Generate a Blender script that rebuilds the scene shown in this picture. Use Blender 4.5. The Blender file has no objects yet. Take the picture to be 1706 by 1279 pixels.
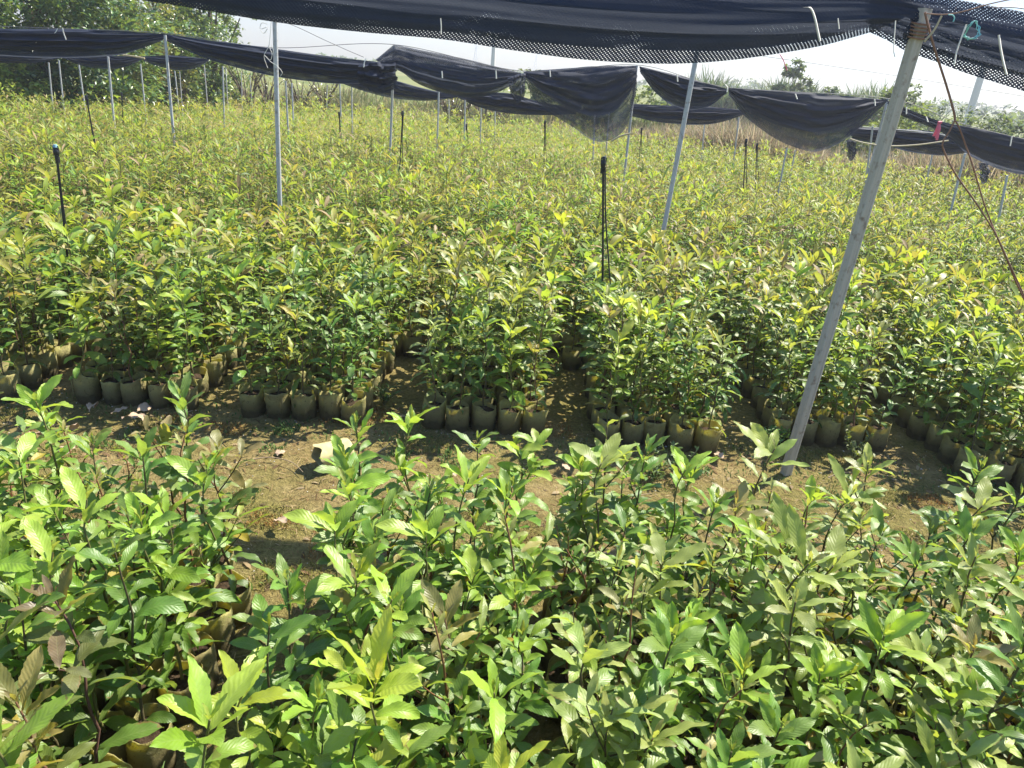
import bpy, math
import numpy as np
from mathutils import Vector, Matrix

sc = bpy.context.scene
rad = math.radians

# ------------------------------------------------------------------ camera
IW, IH = 1706.0, 1279.0            # size of the photograph, used to measure directions
F_PX, CAM_H, ROLL, HOR = 1200.0, 1.70, rad(4.8), 112.0
PITCH = math.atan((IH / 2 - HOR) * math.cos(ROLL) / F_PX)
FWD = np.array([0, math.cos(PITCH), -math.sin(PITCH)])
_r0 = np.array([1.0, 0, 0]); _u0 = np.cross(_r0, FWD)
RGT = math.cos(ROLL) * _r0 + math.sin(ROLL) * _u0
UPV = -math.sin(ROLL) * _r0 + math.cos(ROLL) * _u0
CAM = np.array([0.0, 0.0, CAM_H])
cd = bpy.data.cameras.new('camera'); cam = bpy.data.objects.new('camera', cd)
sc.collection.objects.link(cam); sc.camera = cam
cd.sensor_fit = 'HORIZONTAL'; cd.sensor_width = 36.0; cd.lens = 36.0 * F_PX / IW
cd.clip_start = 0.05; cd.clip_end = 6000
m3 = Matrix(((RGT[0], UPV[0], -FWD[0]), (RGT[1], UPV[1], -FWD[1]), (RGT[2], UPV[2], -FWD[2])))
cam.matrix_world = Matrix.Translation(Vector(CAM)) @ m3.to_4x4()

# ------------------------------------------------------------------ sky, sun, exposure
SUN = Vector((0.62, 0.50, 1.0)).normalized()
world = bpy.data.worlds.new("World"); sc.world = world; world.use_nodes = True
wn = world.node_tree.nodes; wn.clear()
sky = wn.new('ShaderNodeTexSky'); sky.sky_type = 'NISHITA'; sky.sun_disc = False
sky.sun_elevation = math.asin(SUN.z); sky.sun_rotation = math.atan2(SUN.x, SUN.y)
sky.air_density = 1.0; sky.dust_density = 0.2; sky.ozone_density = 1.0; sky.altitude = 20
bg = wn.new('ShaderNodeBackground'); bg.inputs['Strength'].default_value = 0.068
wo = wn.new('ShaderNodeOutputWorld')
tnt = wn.new('ShaderNodeMix'); tnt.data_type = 'RGBA'; tnt.blend_type = 'MULTIPLY'; tnt.inputs[0].default_value = 1.0; tnt.inputs[7].default_value = (.84, .90, 1.06, 1)   # white balance
wc = wn.new('ShaderNodeTexCoord'); wsep = wn.new('ShaderNodeSeparateXYZ'); wl = world.node_tree.links
wl.new(wc.outputs['Generated'], wsep.inputs[0])
wr = wn.new('ShaderNodeMapRange'); wr.inputs[1].default_value = 0.0; wr.inputs[2].default_value = 0.55; wr.inputs[3].default_value = 0.42; wr.inputs[4].default_value = 1.75
wl.new(wsep.outputs[2], wr.inputs[0])                                # a milky sky is less bright at the horizon than a clear one
wx = wn.new('ShaderNodeVectorMath'); wx.operation = 'SCALE'; wl.new(wr.outputs[0], wx.inputs['Scale'])
wl.new(sky.outputs[0], tnt.inputs[6]); wl.new(tnt.outputs[2], wx.inputs[0]); wl.new(wx.outputs[0], bg.inputs[0]); world.node_tree.links.new(bg.outputs[0], wo.inputs[0])
sl = bpy.data.lights.new('sun', 'SUN'); sl.energy = 4.5; sl.angle = rad(0.6); sl.color = (1.0, 0.93, 0.80)
so = bpy.data.objects.new('sun', sl); sc.collection.objects.link(so)
so.rotation_euler = SUN.to_track_quat('Z', 'Y').to_euler()
sc.view_settings.view_transform = 'Standard'; sc.view_settings.look = 'None'
sc.view_settings.gamma = 1.0; sc.view_settings.exposure = 1.66
try:
    sc.view_settings.use_curve_mapping = False
except Exception:
    pass
sc.cycles.max_bounces = 8; sc.cycles.transparent_max_bounces = 16
sc.cycles.transmission_bounces = 4; sc.cycles.diffuse_bounces = 4; sc.cycles.glossy_bounces = 2

# ------------------------------------------------------------------ measuring helpers
def ray(x, y):
    v = FWD * F_PX + RGT * (x - IW / 2) + UPV * (IH / 2 - y)
    return v / np.linalg.norm(v)
def at_z(x, y, z):
    v = ray(x, y); return CAM + v * ((z - CAM_H) / v[2])
def at_y(x, y, Y):
    v = ray(x, y); return CAM + v * (Y / v[1])
def project(P):
    v = np.asarray(P, float) - CAM; z = v @ FWD
    return IW / 2 + F_PX * (v @ RGT) / z, IH / 2 - F_PX * (v @ UPV) / z

# ------------------------------------------------------------------ mesh helpers
class MB:
    """collects quads/tris with optional uv, colour, float attribute and material index"""
    def __init__(s):
        s.v = []; s.f = []; s.n = 0; s.uv = []; s.col = []; s.mi = []; s.op = []
    def add(s, v, f, uv=None, col=None, mi=0, op=None):
        v = np.asarray(v, float).reshape(-1, 3); f = np.asarray(f, int)
        s.v.append(v); s.f.append(f + s.n); s.n += len(v)
        s.uv.append(np.zeros((len(v), 2)) if uv is None else np.asarray(uv, float))
        s.col.append(np.full((len(v), 3), 0.5) if col is None else np.broadcast_to(np.asarray(col, float), (len(v), 3)))
        s.op.append(np.zeros(len(v)) if op is None else np.asarray(op, float))
        s.mi.append(np.full(len(f), mi))
        return s
    def mesh(s, name, mats, smooth=True):
        me = bpy.data.meshes.new(name)
        V = np.concatenate(s.v); me.vertices.add(len(V)); me.vertices.foreach_set('co', V.ravel())
        tot = np.concatenate([np.full(len(f), f.shape[1]) for f in s.f])
        loops = np.concatenate([f.ravel() for f in s.f])
        me.loops.add(len(loops)); me.loops.foreach_set('vertex_index', loops.astype(np.int32))
        me.polygons.add(len(tot)); st = np.concatenate([[0], np.cumsum(tot)[:-1]])
        me.polygons.foreach_set('loop_start', st.astype(np.int32))
        try:
            me.polygons.foreach_set('loop_total', tot.astype(np.int32))
        except Exception:
            pass
        me.polygons.foreach_set('material_index', np.concatenate(s.mi).astype(np.int32))
        me.polygons.foreach_set('use_smooth', np.full(len(tot), smooth))
        uv = np.concatenate(s.uv)[loops]; l = me.uv_layers.new(name='UVMap'); l.data.foreach_set('uv', uv.ravel())
        c = np.concatenate(s.col); ca = me.color_attributes.new('tint', 'FLOAT_COLOR', 'POINT')
        ca.data.foreach_set('color', np.c_[c, np.ones(len(c))].ravel())
        oa = me.attributes.new('open', 'FLOAT', 'POINT'); oa.data.foreach_set('value', np.concatenate(s.op))
        for m in (mats if isinstance(mats, (list, tuple)) else [mats]):
            me.materials.append(m)
        me.update(calc_edges=True); me.validate()
        return me
    def build(s, name, mats, parent=None, smooth=True, loc=None):
        return link(name, s.mesh(name, mats, smooth), parent, loc)

def link(name, data, parent=None, loc=None):
    o = bpy.data.objects.new(name, data); sc.collection.objects.link(o)
    if parent is not None: o.parent = parent
    if loc is not None: o.location = loc
    return o
def tag(o, label=None, cat=None, group=None, kind=None):
    if label: o['label'] = label
    if cat: o['category'] = cat
    if group: o['group'] = group
    if kind: o['kind'] = kind
    return o
def thing(name, loc, label, cat, group=None, rz=0.0):
    o = bpy.data.objects.new(name, None); sc.collection.objects.link(o)
    o.location = loc; o.rotation_euler = (0, 0, rz); o.empty_display_size = 0.1
    return tag(o, label, cat, group)

def tube(mb, pts, radii, n=8, mi=0, col=None, cap=True, square=False):
    pts = np.asarray(pts, float); k = len(pts); radii = np.broadcast_to(np.asarray(radii, float), (k,))
    t = np.gradient(pts, axis=0); t /= np.linalg.norm(t, axis=1)[:, None] + 1e-12
    ref = np.array([0, 0, 1.0]) if abs(t[0][2]) < 0.9 else np.array([0, 1.0, 0])
    vs = []
    a = np.arange(n) / n * 2 * np.pi
    for i in range(k):
        x = np.cross(ref, t[i]); x /= np.linalg.norm(x) + 1e-12; y = np.cross(t[i], x); ref = y if abs(t[i] @ y) < .99 else ref
        vs.append(pts[i] + radii[i] * (np.cos(a)[:, None] * x + np.sin(a)[:, None] * y))
        ref = y
    V = np.concatenate(vs); f = []
    for i in range(k - 1):
        for j in range(n):
            f.append((i * n + j, i * n + (j + 1) % n, (i + 1) * n + (j + 1) % n, (i + 1) * n + j))
    uv = np.c_[np.tile(a / (2 * np.pi), k), np.repeat(np.linspace(0, 1, k), n)]
    mb.add(V, np.array(f), uv=uv, col=col, mi=mi)
    if cap:
        for i in (0, k - 1):
            c = pts[i]; V2 = np.concatenate([vs[i], [c]])
            f2 = np.array([(j, (j + 1) % n, n) if i else ((j + 1) % n, j, n) for j in range(n)])
            mb.add(V2, f2, col=col, mi=mi)
    return mb
def smooth_path(pts, n=24):
    pts = np.asarray(pts, float); k = len(pts); s = np.linspace(0, k - 1, n)
    P = np.vstack([2 * pts[0] - pts[1], pts, 2 * pts[-1] - pts[-2]])
    out = []
    for x in s:
        i = min(int(x), k - 2); u = x - i
        a, b, c, d = P[i], P[i + 1], P[i + 2], P[i + 3]
        out.append(0.5 * (2 * b + (c - a) * u + (2 * a - 5 * b + 4 * c - d) * u * u + (3 * b - a - 3 * c + d) * u ** 3))
    return np.array(out)

# ------------------------------------------------------------------ materials
def mat(name):
    m = bpy.data.materials.new(name); m.use_nodes = True; m.node_tree.nodes.clear()
    return m, m.node_tree.nodes, m.node_tree.links
class G:
    """tiny node-graph writer"""
    def __init__(s, name):
        s.m, s.n, s.l = mat(name); s.out = s.n.new('ShaderNodeOutputMaterial')
    def node(s, typ, ins=None, **kw):
        nd = s.n.new(typ)
        for k, v in kw.items(): setattr(nd, k, v)
        for k, v in (ins or {}).items():
            if isinstance(v, bpy.types.NodeSocket): s.l.new(v, nd.inputs[k])
            else: nd.inputs[k].default_value = v
        return nd
    def math(s, op, a, b=0.0, c=0.0, clamp=False):
        nd = s.node('ShaderNodeMath', {0: a, 1: b, 2: c}, operation=op); nd.use_clamp = clamp; return nd.outputs[0]
    def mix(s, f, a, b, blend='MIX'):
        nd = s.node('ShaderNodeMix', data_type='RGBA', blend_type=blend)
        for i, v in ((0, f), (6, a), (7, b)):
            if isinstance(v, bpy.types.NodeSocket): s.l.new(v, nd.inputs[i])
            else: nd.inputs[i].default_value = v if i == 0 else (*v, 1) if len(v) == 3 else v
        return nd.outputs[2]
    def noise(s, scale, detail=3, rough=.55, vec=None, dist=0.0):
        d = {'Scale': scale, 'Detail': detail, 'Roughness': rough, 'Distortion': dist}
        if vec is not None: d['Vector'] = vec
        return s.node('ShaderNodeTexNoise', d).outputs[0]
    def ramp(s, f, stops):
        nd = s.node('ShaderNodeValToRGB', {0: f}); e = nd.color_ramp.elements
        while len(e) < len(stops): e.new(0.5)
        for el, (p, c) in zip(e, stops):
            el.position = p; el.color = (*c, 1) if len(c) == 3 else c
        return nd.outputs[0]
    def bump(s, h, strength=.3, dist=.01):
        return s.node('ShaderNodeBump', {'Height': h, 'Strength': strength, 'Distance': dist}).outputs[0]
    def pbr(s, col, rough=.6, spec=.4, normal=None, metal=0.0, **kw):
        d = {'Base Color': col if isinstance(col, bpy.types.NodeSocket) else (*col, 1), 'Roughness': rough, 'Specular IOR Level': spec, 'Metallic': metal}
        if normal is not None: d['Normal'] = normal
        d.update(kw)
        return s.node('ShaderNodeBsdfPrincipled', d).outputs[0]
    def done(s, sh):
        s.l.new(sh, s.out.inputs[0]); return s.m
    def coord(s, which='Object'):
        return s.node('ShaderNodeTexCoord').outputs[which]
    def sep(s, v):
        nd = s.node('ShaderNodeSeparateXYZ', {0: v}); return nd.outputs

def leaf_material(name, veins=True, trans=.42, rough=.44, spec=.48):
    g = G(name)
    tint = g.node('ShaderNodeVertexColor', layer_name='tint').outputs[0]
    geo = g.node('ShaderNodeNewGeometry')
    nz = g.noise(38.0 if veins else 9.0, 3, .6, vec=g.coord('Object'))
    v = g.math('MULTIPLY_ADD', nz, .7, .65)
    col = g.mix(1.0, tint, g.node('ShaderNodeCombineColor', {0: v, 1: v, 2: v}).outputs[0], 'MULTIPLY')
    nrm = None
    if veins:
        uv = g.sep(g.node('ShaderNodeUVMap').outputs[0])          # x along, y across -1..1
        av = g.math('ABSOLUTE', uv[1])
        ph = g.math('SUBTRACT', g.math('MULTIPLY', uv[0], 72.0), g.math('MULTIPLY', av, 15.0))
        lat = g.math('POWER', g.math('MULTIPLY_ADD', g.math('SINE', ph), .5, .5), 5.0)
        rib = g.math('POWER', g.math('SUBTRACT', 1.0, av, clamp=True), 22.0)
        vm = g.math('MAXIMUM', g.math('MULTIPLY', lat, .33), rib)
        pale = g.mix(.5, col, (.30, .36, .14))
        col = g.mix(g.math('MULTIPLY', vm, .5), col, pale)
        hgt = g.math('SUBTRACT', g.math('MULTIPLY', g.math('SINE', ph), -.5), g.math('MULTIPLY', rib, 1.2))
        nrm = g.bump(hgt, .22, .0016)
        brown = g.math('GREATER_THAN', g.noise(16.0, 2, .7, vec=g.coord('Object')), .72)
        col = g.mix(g.math('MULTIPLY', brown, .45), col, (.13, .085, .03))
        rim = g.math('MULTIPLY', g.math('MAXIMUM', g.math('GREATER_THAN', av, .82), g.math('GREATER_THAN', uv[0], .90)), g.math('GREATER_THAN', g.noise(11.0, 3, .6, vec=g.coord('Object')), .60))
        col = g.mix(g.math('MULTIPLY', rim, .7), col, (.17, .11, .04))
        dust = g.math('MULTIPLY_ADD', g.noise(7.0, 5, .7, vec=g.coord('Object')), 3.5, -1.75, clamp=True)
        col = g.mix(g.math('MULTIPLY', dust, .28), col, (.30, .29, .17))
    under = g.mix(.45, col, (.20, .25, .13))
    col = g.mix(geo.outputs['Backfacing'], col, under)
    a = g.pbr(col, rough, spec, nrm)
    tcol = g.mix(1.0, col, (1.7, 1.6, .5), 'MULTIPLY')
    tr = g.node('ShaderNodeBsdfTranslucent', {'Color': tcol}).outputs[0]
    ms = g.node('ShaderNodeMixShader', {0: trans, 1: a, 2: tr}).outputs[0]
    return g.done(ms)

M = {}
M['leaf'] = leaf_material('sapling_leaf')
M['leaf_far'] = leaf_material('distant_sapling_leaf', veins=False, rough=.52, spec=.32)
M['leaf_bush'] = leaf_material('bush_leaf', veins=False, trans=.3, rough=.6, spec=.2)
M['leaf_tree'] = leaf_material('tree_leaf', veins=False, trans=.3, rough=.32, spec=.6)

def m_stem():
    g = G('sapling_stem'); t = g.node('ShaderNodeVertexColor', layer_name='tint').outputs[0]
    n = g.noise(120, 3); c = g.mix(n, t, g.mix(.5, t, (.03, .022, .015)))
    return g.done(g.pbr(c, .7, .25, g.bump(n, .4, .002)))
M['stem'] = m_stem()
def m_bag():
    g = G('woven_grow_bag'); o0 = g.coord('Object'); inf = g.node('ShaderNodeObjectInfo').outputs['Random']
    o = g.node('ShaderNodeVectorMath', {0: o0, 1: g.node('ShaderNodeCombineXYZ', {0: g.math('MULTIPLY', inf, 37.0)}).outputs[0]}, operation='ADD').outputs[0]
    n = g.noise(14, 4, .6, vec=o); n2 = g.noise(60, 4, .7, vec=o)
    z = g.sep(o0)[2]
    moss = g.math('MULTIPLY_ADD', n, 3.0, -1.15, clamp=True); n3 = g.noise(33, 5, .7, vec=o, dist=1.2)
    base = g.mix(moss, (.32, .28, .13), (.55, .53, .22))
    mud = g.math('ADD', g.math('MULTIPLY', z, -13.0), g.math('MULTIPLY_ADD', n, 1.9, .30), clamp=True)
    c = g.mix(g.math('MULTIPLY', mud, .88), base, (.080, .062, .034)); c = g.mix(g.math('MULTIPLY_ADD', n3, 5.0, -2.95, clamp=True), c, (.070, .058, .028)); c = g.mix(g.math('MULTIPLY', g.math('MULTIPLY_ADD', n3, -6.0, 2.4, clamp=True), .6), c, (.17, .20, .055))
    c = g.mix(g.math('MULTIPLY', g.math('GREATER_THAN', n2, .64), .6), c, (.075, .06, .035))
    weave = g.math('MULTIPLY', g.math('SINE', g.math('MULTIPLY', z, 1500.0)), .5)
    a = g.pbr(c, .8, .2, g.bump(g.math('ADD', g.math('MULTIPLY_ADD', n3, 2.5, n2), g.math('MULTIPLY', weave, .25)), .8, .006))
    tr = g.node('ShaderNodeBsdfTranslucent', {'Color': g.mix(1.0, c, (1.5, 1.5, .8), 'MULTIPLY')}).outputs[0]
    return g.done(g.node('ShaderNodeMixShader', {0: .42, 1: a, 2: tr}).outputs[0])
M['bag'] = m_bag()
def m_soil():
    g = G('potting_soil'); n = g.noise(90, 5, .7, vec=g.coord('Object'))
    return g.done(g.pbr(g.ramp(n, [(.3, (.02, .014, .009)), (.7, (.075, .05, .03))]), .95, .1, g.bump(n, 1.0, .01)))
M['soil'] = m_soil()
def m_ground():
    g = G('nursery_ground'); o = g.coord('Object')
    a = g.noise(1.6, 5, .6, vec=o); b = g.noise(7, 5, .65, vec=o); c = g.noise(55, 5, .75, vec=o); d = g.noise(240, 3, .7, vec=o)
    soil = g.ramp(g.math('ADD', g.math('MULTIPLY', b, .6), g.math('MULTIPLY', c, .4)), [(.30, (.085, .064, .027)), (.50, (.27, .20, .085)), (.72, (.46, .37, .18))])
    moss = g.ramp(c, [(.3, (.075, .072, .022)), (.7, (.30, .255, .08))])
    col = g.mix(g.ramp(a, [(.40, (.12, .12, .12)), (.56, (.95, .95, .95))]), soil, moss)
    rust = g.math('MULTIPLY_ADD', g.noise(3.3, 3, .6, vec=o), 5.0, -3.0, clamp=True)
    col = g.mix(g.math('MULTIPLY', rust, .75), col, (.19, .075, .022))
    spk = g.math('GREATER_THAN', d, .70)
    col = g.mix(g.math('MULTIPLY', spk, .6), col, (.42, .36, .25))
    dk = g.math('LESS_THAN', d, .33)
    col = g.mix(g.math('MULTIPLY', dk, .6), col, (.03, .022, .012))
    e = g.noise(22, 6, .7, vec=o); col = g.mix(g.math('MULTIPLY_ADD', e, 3.2, -1.75, clamp=True), col, g.mix(c, (.34, .275, .115), (.15, .115, .042))); col = g.mix(g.math('MULTIPLY_ADD', e, -4.0, 1.72, clamp=True), col, (.055, .045, .018))
    h = g.math('ADD', g.math('MULTIPLY_ADD', c, 1.0, g.math('MULTIPLY', e, 1.4)), g.math('MULTIPLY', d, .5))
    return g.done(g.pbr(col, .95, .1, g.bump(h, 1.0, .02)))
M['ground'] = m_ground()
def m_field():
    g = G('rough_pasture'); o = g.coord('Object'); n = g.noise(.09, 5, .65, vec=o); k = g.noise(1.2, 4, .7, vec=o)
    col = g.mix(k, g.ramp(n, [(.35, (.07, .10, .025)), (.6, (.22, .20, .08))]), (.10, .12, .03))
    return g.done(g.pbr(col, .95, .1, g.bump(k, .8, .2)))
M['field'] = m_field()
def m_steel(name, c0=(.34, .35, .35), c1=(.50, .51, .50), rough=.5):
    g = G(name); o = g.coord('Object'); n = g.noise(30, 4, .6, vec=o); mp = g.node('ShaderNodeMapping', {'Vector': o, 'Scale': (40, 40, 1.2)}).outputs[0]
    s = g.noise(3, 4, .6, vec=mp)
    c = g.mix(s, c0, c1); c = g.mix(g.math('MULTIPLY_ADD', n, 4.2, -2.3, clamp=True), c, (.17, .12, .075))
    return g.done(g.pbr(c, rough, .5, g.bump(s, .2, .002), metal=.12))
M['steel'] = m_steel('galvanised_steel'); M['post'] = m_steel('weathered_grey_post', (.31, .285, .22), (.52, .48, .39), .68)
def simple(name, col, rough=.6, spec=.4, var=.25, scale=40):
    g = G(name); n = g.noise(scale, 3, .6, vec=g.coord('Object'))
    c = g.mix(n, tuple(x * (1 - var) for x in col), tuple(x * (1 + var) for x in col))
    return g.done(g.pbr(c, rough, spec, g.bump(n, .15, .003)))
M['oldbag'] = simple('faded_grow_bag', (.40, .35, .17), .8, .2, .6, 26)
M['black'] = simple('black_plastic', (.014, .015, .017), .45)
M['cyan'] = simple('blue_nozzle_plastic', (.16, .30, .36), .35)
M['white'] = simple('white_plastic_strap', (.72, .70, .62), .4)
M['cord'] = simple('thin_white_twine', (.55, .54, .48), .7)
M['teal'] = simple('teal_twine', (.20, .50, .47), .6)
M['twine'] = simple('brown_twine', (.21, .115, .075), .75)
M['cane'] = simple('bamboo_cane', (.40, .33, .19), .6)
M['pink'] = simple('pink_ribbon', (.62, .10, .16), .5)
M['wire'] = simple('grey_wire', (.18, .17, .17), .5)
M['concrete'] = simple('pale_concrete', (.50, .49, .45), .8)
M['bark'] = simple('tree_bark', (.10, .080, .058), .9, .2, .5, 12)
M['dead'] = simple('dry_dead_leaf', (.34, .25, .17), .85, .15, .4, 25)
M['twig'] = simple('dry_twig', (.25, .19, .12), .85, .15, .4, 25)
M['chip'] = simple('pale_grit', (.55, .52, .44), .85, .2, .35, 60)
M['pylon'] = simple('pylon_steel', (.40, .42, .45), .6)
def m_straw(name, lo, hi):
    g = G(name); t = g.node('ShaderNodeVertexColor', layer_name='tint').outputs[0]
    a = g.pbr(t, .8, .2); tr = g.node('ShaderNodeBsdfTranslucent', {'Color': t}).outputs[0]
    return g.done(g.node('ShaderNodeMixShader', {0: .35, 1: a, 2: tr}).outputs[0])
M['straw'] = m_straw('grass_blades', 0, 0)
def m_net():
    g = G('black_shade_net'); uv = g.sep(g.node('ShaderNodeUVMap').outputs[0]); op = g.node('ShaderNodeAttribute', attribute_name='open').outputs['Fac']
    o = g.coord('Object')
    w = g.math('ADD', g.math('MULTIPLY', g.noise(2.5, 3, .6, vec=o), 9.0), g.math('MULTIPLY', g.noise(28, 2, .5, vec=o), 3.6))
    a = g.math('SINE', g.math('ADD', g.math('MULTIPLY', uv[0], 2 * math.pi / .0160), w)); b = g.math('SINE', g.math('ADD', g.math('MULTIPLY', uv[1], 2 * math.pi / .0115), w))
    ab = g.math('MULTIPLY', a, b)
    nz = g.noise(9.0, 4, .6, vec=o)
    opn = g.math('MULTIPLY_ADD', g.math('SUBTRACT', nz, .5), .8, op, clamp=True)
    thr = g.math('MULTIPLY_ADD', opn, -.85, .985)
    hole = g.math('GREATER_THAN', ab, thr)
    col = g.mix(g.noise(20, 3, vec=o), (.021, .027, .044), (.036, .045, .068))
    fa = g.pbr(col, .7, .25, g.bump(ab, .3, .003))
    tr = g.node('ShaderNodeBsdfTranslucent', {'Color': (.060, .072, .105, 1)}).outputs[0]
    fab = g.node('ShaderNodeMixShader', {0: .35, 1: fa, 2: tr}).outputs[0]
    tp = g.node('ShaderNodeBsdfTransparent').outputs[0]
    return g.done(g.node('ShaderNodeMixShader', {0: hole, 1: fab, 2: tp}).outputs[0])
M['net'] = m_net()

# ------------------------------------------------------------------ ground, pasture
rng = np.random.RandomState(5)
def grid_sheet(name, x0, x1, y0, y1, nx, ny, zf, m):
    X, Y = np.meshgrid(np.linspace(x0, x1, nx + 1), np.linspace(y0, y1, ny + 1)); Z = zf(X, Y)
    i = np.arange(nx * ny); r, c = i // nx, i % nx; a = r * (nx + 1) + c
    mb = MB().add(np.c_[X.ravel(), Y.ravel(), Z.ravel()], np.c_[a, a + 1, a + nx + 2, a + nx + 1])
    return mb.build(name, m)
def bumps(X, Y):
    z = 0
    for k, (fx, fy, p, a) in enumerate([(2.1, 1.3, .3, .008), (5.3, 4.1, 1.2, .006), (11, 13, 2.2, .004), (23, 19, .7, .003), (-3.7, 6.1, 2.9, .006)]):
        z = z + a * np.sin(fx * X + fy * Y + p) * np.cos(fy * .7 * X - fx * .8 * Y + p * 2)
    return z - .012
tag(grid_sheet('ground', -26, 26, -3, 24, 420, 300, bumps, M['ground']), 'brown mossy nursery soil between the beds', 'ground', kind='structure')
tag(grid_sheet('pasture', -325, 325, -55, 325, 24, 24, lambda X, Y: 0 * X - .06, M['field']), 'rough green pasture beyond the nursery', 'pasture', kind='structure')

# ------------------------------------------------------------------ leaves
def leaf_batch(P, az, el, L, Wd, bend, fold, roll, tint, nu, nv, teeth=0.0, wave=0.0, tip=1.25, q=.8):
    """vectorised leaf blades: returns verts (N*(nu+1)*(nv+1),3), quads, uv, col"""
    N = len(L); u = np.linspace(0, 1, nu + 1); v = np.linspace(-1, 1, nv + 1)
    th = el[:, None] - bend[:, None] * (u[None] ** 1.2)
    du = L[:, None] / nu
    thm = .5 * (th[:, 1:] + th[:, :-1])
    h = np.concatenate([np.zeros((N, 1)), np.cumsum(np.cos(thm) * du, 1)], 1)
    z = np.concatenate([np.zeros((N, 1)), np.cumsum(np.sin(thm) * du, 1)], 1)
    a = np.stack([np.cos(az), np.sin(az), 0 * az], 1); b = np.stack([-np.sin(az), np.cos(az), 0 * az], 1)
    mid = P[:, None, :] + h[..., None] * a[:, None, :]; mid[..., 2] += z
    n = -np.sin(th)[..., None] * a[:, None, :]; n[..., 2] += np.cos(th)
    rl = roll[:, None] + (np.sin(az * 7.3 + L * 900) * .55)[:, None] * u[None]
    cr, sr = np.cos(rl)[..., None], np.sin(rl)[..., None]
    B = b[:, None, :] * cr + n * sr; Nn = n * cr - b[:, None, :] * sr
    w = np.sin(np.pi * np.clip(u, 0, 1) ** tip) ** q; w[0] = .03; w[-1] = .02
    if nu >= 8: w[u < .09] = .035
    ww = np.broadcast_to(w, (N, nu + 1)).copy()
    if teeth > 0:
        k = np.arange(nu + 1); s = np.where(k % 2 == 0, 1.0, -1.0) * (u > .28) * (u < .97)
        ww *= 1 + teeth * s
    half = (Wd / 2)[:, None] * ww
    cf, sf = np.cos(fold)[:, None, None, None], np.sin(fold)[:, None, None, None]
    off = half[:, :, None, None] * (v[None, None, :, None] * cf * B[:, :, None, :] + np.abs(v)[None, None, :, None] * sf * Nn[:, :, None, :])
    V = mid[:, :, None, :] + off
    if wave > 0:
        ph = np.arange(N) * 1.7
        wv = wave * L[:, None, None] * np.sin(u[None, :, None] * 17 + ph[:, None, None] + v[None, None, :] * 1.3) * (v[None, None, :] ** 2)
        V = V + wv[..., None] * Nn[:, :, None, :]
    idx = np.arange((nu + 1) * (nv + 1)).reshape(nu + 1, nv + 1)
    f = np.stack([idx[:-1, :-1], idx[1:, :-1], idx[1:, 1:], idx[:-1, 1:]], -1).reshape(-1, 4)
    nvv = (nu + 1) * (nv + 1)
    Fq = (f[None] + (np.arange(N) * nvv)[:, None, None]).reshape(-1, 4)
    uv = np.stack(np.broadcast_arrays(u[:, None], v[None]), -1).reshape(-1, 2)
    return V.reshape(-1, 3), Fq, np.tile(uv, (N, 1)), np.repeat(tint, nvv, 0)

# style: low-leaf colour, top-leaf colour, tip colour, length, width/length, stem colour
STY = {
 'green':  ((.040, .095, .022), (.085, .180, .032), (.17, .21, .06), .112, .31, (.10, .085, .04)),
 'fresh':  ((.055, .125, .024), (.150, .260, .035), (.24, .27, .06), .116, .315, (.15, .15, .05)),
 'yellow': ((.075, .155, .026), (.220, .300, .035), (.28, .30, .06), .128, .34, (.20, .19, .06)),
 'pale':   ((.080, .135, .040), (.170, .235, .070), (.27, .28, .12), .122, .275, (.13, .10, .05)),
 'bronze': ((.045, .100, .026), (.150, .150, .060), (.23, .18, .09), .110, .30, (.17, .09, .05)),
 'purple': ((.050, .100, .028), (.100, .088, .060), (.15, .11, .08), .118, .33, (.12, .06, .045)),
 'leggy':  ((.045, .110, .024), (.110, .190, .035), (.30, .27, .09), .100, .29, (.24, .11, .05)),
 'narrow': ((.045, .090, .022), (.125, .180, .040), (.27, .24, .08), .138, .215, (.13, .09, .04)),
 'olive':  ((.050, .090, .022), (.150, .190, .042), (.27, .25, .09), .130, .25, (.13, .09, .04)),
}
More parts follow.
